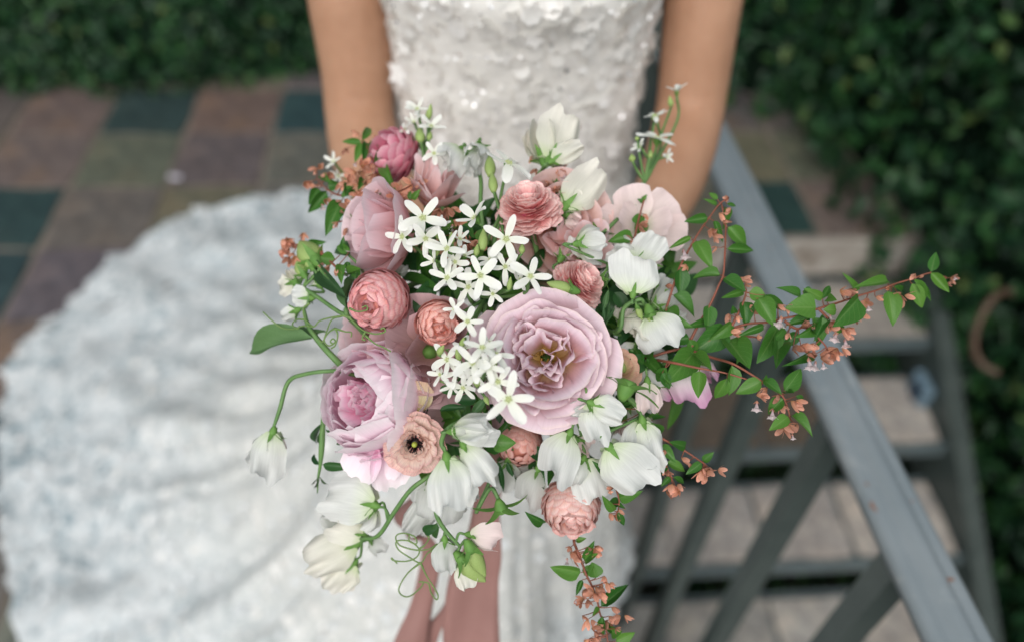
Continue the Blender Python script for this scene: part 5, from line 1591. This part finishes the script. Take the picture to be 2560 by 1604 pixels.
abelia('long arching branch of green leaves and peach sepals reaching far right over the railing',
  [[(-120, 1010, .03), (40, 960), (150, 925), (260, 900), (380, 860), (500, 800), (590, 775), (680, 768), (770, 748), (860, 730), (960, 695), (1060, 665), (1180, 625), (1280, 595), (1380, 560), (1480, 530), (1560, 503), (1610, 512), (1650, 525)],
   [(40, 960), (80, 850), (130, 730), (180, 570), (220, 460), (290, 330), (340, 250), (380, 195), (430, 130), (480, 95)],
   [(270, 870), (310, 790), (340, 740), (385, 660), (425, 570), (450, 510), (458, 400), (462, 300), (462, 250), (440, 130)],
   [(60, 965), (180, 985), (300, 1010), (380, 1025), (460, 1040), (590, 1078)], [(290, 925), (400, 960), (500, 990), (620, 1060), (700, 1115), (770, 1165), (800, 1240), (812, 1290)],
   [(490, 800), (530, 720), (565, 640), (575, 590)], [(540, 840), (640, 848)], [(780, 760), (840, 800), (900, 800), (990, 880), (1020, 930)], [(960, 690), (1010, 740), (1060, 780)]],
  [(365,205,248,225,45),(475,255,575,350,68),(470,372,615,375,46),(305,330,380,450,72),(275,308,170,362,28),(217,480,213,608,74),(178,620,300,708,66),(432,512,300,508,52),(372,675,370,800,72),(455,528,560,600,66),(560,600,445,635,34),(560,655,580,775,66),(590,605,680,640,66),(640,640,722,765,86),(670,620,775,700,44),(870,625,760,580,42),(950,690,820,680,112),(1180,640,1045,780,104),(985,640,900,592,40),(985,640,1020,580,32),(1165,605,1125,520,34),(1340,545,1180,570,44),(1570,495,1600,395,46),(1570,500,1660,597,48),(1480,535,1530,640,44),(1490,540,1580,648,26),(1470,560,1525,682,62),(1340,600,1378,762,82),(1370,578,1435,605,28),
   (130,760,262,778,60),(265,850,170,870,50),(265,860,300,930,50),(475,800,303,922,112),(495,770,403,857,58),(295,925,165,1075,118),(475,860,580,1010,118),(545,845,540,965,50),(745,790,655,968,96),(670,785,550,835,34),(780,800,722,868,34),(750,880,730,1012,74),(920,742,800,782,46),(930,740,985,890,84),(1000,745,960,830,44),(850,820,780,890,56),(30,965,128,1055,52),(290,935,380,1025,54),(322,1030,315,1165,64),(497,1000,478,1145,70),(470,1070,410,1180,58),(655,1085,530,1145,64),(670,1080,755,1135,48),(780,1135,875,1025,70),(772,1180,695,1250,58),(800,1275,712,1340,54),(815,1270,928,1345,50),(840,1165,888,1200,28),(780,1150,830,1150,32),(660,1090,680,1050,28),(420,105,375,70,24),(415,135,352,105,22),(470,150,460,245,38),(470,130,520,140,18),(400,220,445,320,28),(895,940,845,985,42),(110,770,115,700,36),(150,690,200,765,70),(350,770,280,785,40),(175,850,235,800,60),(880,600,930,620,50),(1090,780,1060,830,30),(510,720,500,680,30),(930,800,880,840,50),(1010,640,1060,650,40),(1060,700,1000,700,50),(120,1040,160,1120,50),(20,880,60,960,60),(-30,900,10,990,70),(140,1010,90,1090,50)],
  [(440,190,42),(385,280,50),(415,310,46),(405,368,30),(480,160,36),(460,230,36),(545,545,58),(578,567,30),(510,820,50),(475,735,38),(615,700,42),(530,745,32),(760,680,38),(800,690,34),(885,780,50),(845,910,64),(900,905,66),(940,940,50),(1045,920,60),(1000,960,48),(1030,940,48),(1015,790,50),(1050,800,46),(1110,815,54),(1120,840,40),(1195,730,46),(1160,750,40),(1220,665,42),(1100,605,58),(1135,620,40),(1400,640,56),(1370,655,44),(1290,635,36),(1480,515,34),(1510,525,24),(650,1160,50),(675,1135,34),(740,1170,42),(835,1210,56),(770,1230,42),(790,1335,58),(765,1350,46),(845,1325,34),(150,570,36),(245,470,28),(470,100,24),(1690,535,36),(1670,560,28),(1340,585,26),(640,850,26),(800,835,34)],
  [(240,400,46),(755,765,52),(915,990,50),(945,1000,40),(990,1000,30),(1055,845,44),(1110,880,40),(630,1220,44),(715,1262,44),(825,1385,24),(1235,690,26),(1030,745,30),(1700,528,20)], 'E', depE)
def depG(X, Y): return .565 if Y > 1290 else .560
abelia('thin leafy shoots with peach sepals low on the right in front of the railing',
  [[(940, -10, .02), (1000, 80), (1060, 180), (1105, 250), (1130, 300), (1160, 390), (1195, 480)], [(1030, 195), (1110, 225), (1200, 270), (1290, 320), (1380, 380), (1410, 400)]],
  [(1110,310,1040,245,60),(1130,280,1215,370,55),(1285,290,1205,265,50),(1170,385,1285,435,50),(1160,390,1110,465,50),(1385,390,1300,455,45),(1395,380,1455,330,40),(1210,480,1285,515,30),(1190,480,1140,530,30),(890,130,800,170,50),(840,35,945,25,34),(1080,120,1160,105,30),(1090,150,1140,220,60),(1060,180,1000,150,40)],
  [(1155,460,50),(1140,440,34),(1200,550,60),(1230,570,46),(1180,580,44),(1280,370,46),(1310,400,36),(1375,465,60),(1440,445,58),(1410,490,46),(1395,440,40),(1155,320,26)], [], 'G', lambda X, Y: .553)
abelia('short leafy shoot with tiny buds right of the hanging peach ranunculus',
  [[(800, 400, .02), (830, 480), (855, 560), (872, 630), (862, 700)]],
  [(830,485,740,415,60),(835,490,930,575,50),(870,610,990,582,58),(840,690,775,615,45),(805,640,880,630,50),(860,700,905,782,34),(860,650,895,665,26)],
  [(820,550,40),(850,730,34),(820,725,44),(880,690,34),(812,575,24)], [], 'G', lambda X, Y: .545)
abelia('dangling branch tip with brownish peach sepals below the hanging ranunculus',
  [[(600, 760, .03), (588, 870), (605, 930), (640, 1020), (665, 1090), (705, 1170), (735, 1260), (750, 1330), (790, 1440), (800, 1530)]],
  [(630,1075,453,1040,82),(655,1000,712,885,44),(655,1010,735,960,40),(650,1090,705,1030,50),(725,1110,700,1020,84),(640,1120,603,1212,30),(757,1288,912,1155,60),(765,1350,765,1470,42),(820,1450,885,1445,58),(850,1505,962,1460,62),(400,768,305,724,52),(600,880,655,862,30),(740,1290,710,1340,24),(790,1430,830,1420,50)],
  [(580,970,62),(600,1000,44),(560,925,34),(680,930,52),(720,945,60),(735,930,40),(630,1250,58),(618,1275,40),(690,1200,66),(720,1220,50),(655,1200,44),(740,1185,60),(780,1120,46),(800,1160,50),(760,1160,40),(840,1305,46),(860,1360,56),(820,1365,44),(670,1395,50),(650,1360,34),(722,1430,60),(730,1460,44),(800,1400,50),(700,1505,50),(670,1510,44),(860,1430,30)],
  [(545,1008,30),(600,1255,20)], 'G', depG)
def depA(X, Y): return dm(X, Y, -.004)
abelia('leafy branch with peach blossom-like sepals at the upper left edge',
  [[(1090, 1000, .03), (1040, 900), (960, 850), (880, 790), (840, 740)], [(1040, 900), (900, 870), (740, 900), (640, 860), (560, 780)], [(1000, 1000, .02), (900, 1050), (780, 1080), (690, 1090)], [(1000, 760, .02), (960, 650), (930, 560), (900, 500)], [(1240, 990, -.01), (1200, 950, -.01), (1120, 890, -.01), (1060, 860)]],
  [(890,500,955,388,55),(885,510,748,505,45),(890,520,840,640,60),(930,520,900,640,52),(960,500,1000,550,50),(1040,600,980,660,60),(640,830,715,820,75),(570,850,505,960,70),(628,870,508,1017,80),(735,940,635,1140,112),(830,850,745,910,70),(1000,870,985,1000,72),(835,960,840,1032,60),(740,1040,825,1062,36),(950,1010,940,1112,82),(860,1060,870,1150,42),(910,1090,950,1140,50),(1050,700,1090,800,70),(1020,820,1048,862,34),(1240,930,1235,870,34),(1255,930,1300,862,40),(1190,940,1095,972,24),(1040,740,1020,690,40),(600,760,640,790,50),(790,820,770,900,60),(900,780,860,860,50),(1000,930,1050,1010,60),(900,980,960,1020,60)],
  [(540,710,52),(480,820,58),(545,840,44),(620,750,52),(655,760,40),(900,680,66),(930,690,50),(820,730,66),(800,790,60),(740,820,60),(840,820,60),(970,760,60),(905,900,84),(870,880,60),(840,900,56),(960,880,60),(980,840,40),(845,450,44),(770,570,46),(630,940,54),(770,990,54),(770,1150,40),(890,1190,54),(850,1140,36),(925,1200,40),(1160,830,62),(1230,830,62),(1310,810,54),(1160,890,54),(1100,900,50),(700,1100,44),(720,950,50),(990,480,36)], [(985,490,40),(960,590,40),(600,980,40),(700,1110,36),(840,670,30)], 'A', depA)
abelia('tuft of coral sepals and dark leaves above the cream buds at the left edge',
  [[(780, 1480, .02), (700, 1420), (600, 1330), (480, 1270), (400, 1250)], [(620, 1340), (580, 1300), (560, 1290)]],
  [(500,1250,597,1240,52),(690,1360,595,1352,88),(740,1400,730,1500,60),(780,1380,790,1450,36),(800,1300,700,1270,60),(760,1290,745,1210,40),(830,1440,870,1500,60),(780,1480,880,1440,60)],
  [(320,1240,66),(350,1280,56),(300,1310,50),(350,1370,62),(380,1330,44),(460,1190,44),(585,1300,30),(640,1420,44),(700,1450,44),(600,1400,36)], [], 'A', depA)
abelia('peach sepals and dark leaves scattered among the white star flowers',
  [[(1750, 1500, .02), (1680, 1330), (1600, 1200), (1500, 1080), (1440, 1000), (1300, 900)], [(1680, 1330), (1660, 1230), (1700, 1180)]],
  [(1620,1110,1690,1190,70),(1720,1160,1800,1240,70),(1740,1290,1700,1400,70),(1560,1120,1480,1130,60),(1690,1380,1720,1440,60),(1480,1170,1540,1110,50),(1420,1140,1380,1200,60)],
  [(1440,1020,66),(1520,1010,66),(1580,1090,56),(1600,1200,62),(1640,1230,50),(1690,1250,60),(1710,1280,50),(1560,1180,50),(1580,1400,54),(1590,1430,40),(1470,1200,46),(1120,1000,50),(1100,1040,50)], [(1180,1120,50),(1540,1130,40)], 'A', lambda X, Y: dm(X, Y, .008))
abelia('red-stemmed shoot with sepals rising behind the upright cream sweet pea',
  [[(830, 1000, .02), (790, 880), (762, 760), (757, 650)]],
  [(830,800,865,872,62),(790,745,850,815,44),(850,870,890,900,40)],
  [(800,830,50),(830,930,46),(870,420,36),(670,480,40),(990,490,36),(670,625,40),(920,655,40),(860,720,50),(690,720,40),(820,860,50),(770,800,40)], [(870,690,70),(905,765,50),(900,660,40)], 'B', lambda X, Y: dm(X, Y, .004))
abelia('thin red shoot with a few leaves crossing the blush flower',
  [[(1370, 1400, .01), (1400, 1290), (1420, 1180), (1440, 1090), (1475, 960), (1490, 920)]],
  [(1400,1200,1250,1218,82),(1440,1195,1592,1280,78),(1445,1110,1440,1030,78),(1480,950,1440,925,30),(1470,930,1500,900,30),(1380,1380,1300,1400,50)],
  [(1490,1050,44),(1465,1120,54),(1380,1240,56),(1400,1230,40)], [], 'B', lambda X, Y: dm(X, Y, -.004))
# darker leaves deep in the bouquet
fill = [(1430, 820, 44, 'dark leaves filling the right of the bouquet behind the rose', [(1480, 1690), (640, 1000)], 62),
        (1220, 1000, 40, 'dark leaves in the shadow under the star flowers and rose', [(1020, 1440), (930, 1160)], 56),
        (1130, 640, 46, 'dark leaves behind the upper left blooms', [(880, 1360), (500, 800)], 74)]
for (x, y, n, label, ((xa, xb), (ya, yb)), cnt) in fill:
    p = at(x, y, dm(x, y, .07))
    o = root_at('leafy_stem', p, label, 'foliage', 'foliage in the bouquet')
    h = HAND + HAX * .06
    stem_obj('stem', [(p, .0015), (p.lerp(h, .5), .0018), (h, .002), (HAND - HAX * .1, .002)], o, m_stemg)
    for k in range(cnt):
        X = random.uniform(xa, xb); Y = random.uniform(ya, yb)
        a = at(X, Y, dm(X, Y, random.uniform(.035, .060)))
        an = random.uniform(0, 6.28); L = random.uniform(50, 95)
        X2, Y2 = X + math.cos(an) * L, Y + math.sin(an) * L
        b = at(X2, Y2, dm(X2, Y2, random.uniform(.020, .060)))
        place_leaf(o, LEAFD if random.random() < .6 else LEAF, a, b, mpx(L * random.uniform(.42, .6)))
# individual leaves seen between blooms
o = root_at('leafy_stem', at(1270, 1110, .60), 'single round green leaves and long blades between the lower blooms', 'foliage', 'foliage in the bouquet')
for (c, bx, by, tx, ty, w, pool, dz) in (('D', 330, 1270, 458, 1278, 95, LEAF, -.006), ('D', 230, 1005, 105, 1005, 62, LEAFD, .004), ('D', 285, 1000, 200, 1092, 44, LEAFP, -.008), ('D', 1290, 740, 1180, 835, 100, LEAFD, .004), ('D', 1300, 745, 1412, 855, 70, LEAF, .004), ('D', 1180, 560, 1130, 640, 60, LEAFD, .02),
      ('D', 1100, 330, 1180, 440, 80, LEAFD, .02), ('D', 1105, 1035, 1205, 1040, 34, LEAF, .004), ('D', 1060, 1165, 1160, 1120, 50, LEAF, .006), ('D', 0, 930, 130, 950, 50, LEAFD, .02), ('D', 0, 1070, 130, 1040, 40, LEAFD, .02), ('C', 1110, 480, 1230, 230, 110, LEAFD, .030), ('D', 1400, 450, 1500, 600, 90, LEAFD, .01), ('D', 1330, 870, 1400, 780, 80, LEAFD, .012), ('D', 1450, 880, 1370, 760, 80, LEAFD, .012),
      ('G', 110, 380, 150, 560, 34, LEAFD, .03), ('G', 170, 380, 215, 495, 30, LEAFD, .03), ('F', 1145, 820, 1220, 790, 60, LEAFD, .02), ('F', 1220, 860, 1225, 780, 50, LEAFD, .02), ('D', 1030, 440, 1060, 320, 30, LEAFP, .0), ('D', 1050, 520, 1100, 430, 16, LEAFP, -.004), ('D', 1045, 540, 1070, 400, 14, LEAFP, -.004), ('D', 1040, 530, 1030, 420, 22, LEAFP, -.002), ('D', 350, 120, 300, 60, 40, LEAF, .0), ('B', 200, 1310, 245, 1420, 80, LEAF, .01), ('B', 240, 1400, 320, 1420, 60, LEAF, .01), ('B', 150, 1120, 200, 1200, 60, LEAFD, .004), ('B', 1220, 1160, 1100, 1240, 18, LEAFP, .01)):
    place_leaf(o, pool, bq(c, bx, by, dz), bq(c, tx, ty, dz - .004), w / CROPS[c][2] / FPX * .55)
h = HAND + HAX * .06
stem_obj('stem', [(at(1270, 1110, .60), .0016), (at(1270, 1050, .62).lerp(h, .4), .002), (h, .002), (HAND - HAX * .1, .002)], o, m_stemg)
# long pale stems seen in the bouquet
o = root_at('lisianthus_bud', at(1500, 540, .60), 'closed greenish bud behind the blush flower', 'bud', 'foliage in the bouquet')
pea_bud(o, bq('B', 1160, 1200, .02), bq('B', 1150, 1030, .02), .55)
stem_obj('stem', [(bq('B', 1290, 1070, .01), .0016), (bq('B', 1200, 1160, .01), .0018), (bq('B', 1100, 1240, .02), .002)], o, m_stemg)
o = root_at('lisianthus_bud', at(1420, 720, .54), 'pale green bud pressed against the top of the mauve rose', 'bud', 'foliage in the bouquet')
pea_bud(o, bq('D', 850, 320, .0), bq('D', 670, 270, .0), .42)

# ---------- ribbon
m_rib = mat_simple('dusty_rose_silk', (.31, .165, .145), (.26, .135, .118), 14, .5, .35, .1, .0005, trans=.1)
rib = root_at('ribbon', HAND + HAX * .03, 'dusty rose silk ribbon tied round the stems, tails falling in front of the skirt', 'ribbon')
def strip(pts, name='ribbon_tail'):
    """pts: x, y, depth, width px, twist"""
    sp = spline([(*at(x, y, d), w / FPX * d, tw) for x, y, d, w, tw in pts], 8)
    V, UV, Fq = [], [], []
    m = 6
    for i, s_ in enumerate(sp):
        a = Vector(sp[max(0, i - 1)][:3]); b = Vector(sp[min(len(sp) - 1, i + 1)][:3])
        t = (b - a).normalized()
        wv = (RT - t * RT.dot(t)).normalized(); nv = t.cross(wv)
        wv = wv * math.cos(s_[4]) + nv * math.sin(s_[4]); nv = t.cross(wv)
        for k in range(m + 1):
            u = k / m - .5
            V.append(Vector(s_[:3]) + wv * (u * s_[3]) + nv * (.06 * s_[3] * math.sin(u * 7 + i * .12)))
    for i in range(len(sp) - 1):
        for k in range(m):
            k0 = i * (m + 1) + k
            Fq.append((k0, k0 + 1, k0 + m + 2, k0 + m + 1))
    o = put(name, mesh_of(name, V, Fq, [m_rib]), parent=rib)
    sl = o.modifiers.new('solidify', 'SOLIDIFY'); sl.thickness = .0005
    return o
strip([(1180, 1090, 0.75, 90, .2), (1120, 1180, 0.71, 70, .2), (1040, 1265, 0.72, 55, .5), (1000, 1310, 0.73, 70, .9), (1050, 1335, 0.74, 60, 1.2), (1078, 1370, 0.74, 52, .5), (1070, 1440, 0.75, 52, .1), (1052, 1520, 0.76, 58, -.1), (1020, 1640, 0.77, 90, -.1), (1000, 1800, 0.79, 90, 0)])
strip([(1180, 1000, 0.71, 110, .1), (1215, 1120, 0.71, 100, .1), (1215, 1260, 0.72, 70, .2), (1205, 1380, 0.73, 100, .1), (1185, 1450, 0.74, 125, .0), (1178, 1540, 0.75, 138, .0), (1180, 1640, 0.76, 145, .1), (1185, 1800, 0.78, 150, 0)])
strip([(1210, 1380, 0.75, 40, .8), (1150, 1450, 0.76, 22, 1.0), (1110, 1530, 0.77, 26, .8), (1070, 1600, 0.78, 50, .3), (1050, 1700, 0.79, 70, .1)])
strip([(1100, 1000, .63, 60, .1), (1160, 1040, .625, 60, .3), (1215, 1100, .63, 60, .4), (1240, 1200, .64, 40, .4)], 'ribbon_loop')
g = Geo()
g.add(tube_geo([tuple(HAND + HAX * t_) + (.0235,) for t_ in (-.05, -.02, .02, .06, .095)], 16, 3))
put('ribbon_wrap', g.mesh('ribbon_wrap', [m_rib]), parent=rib)
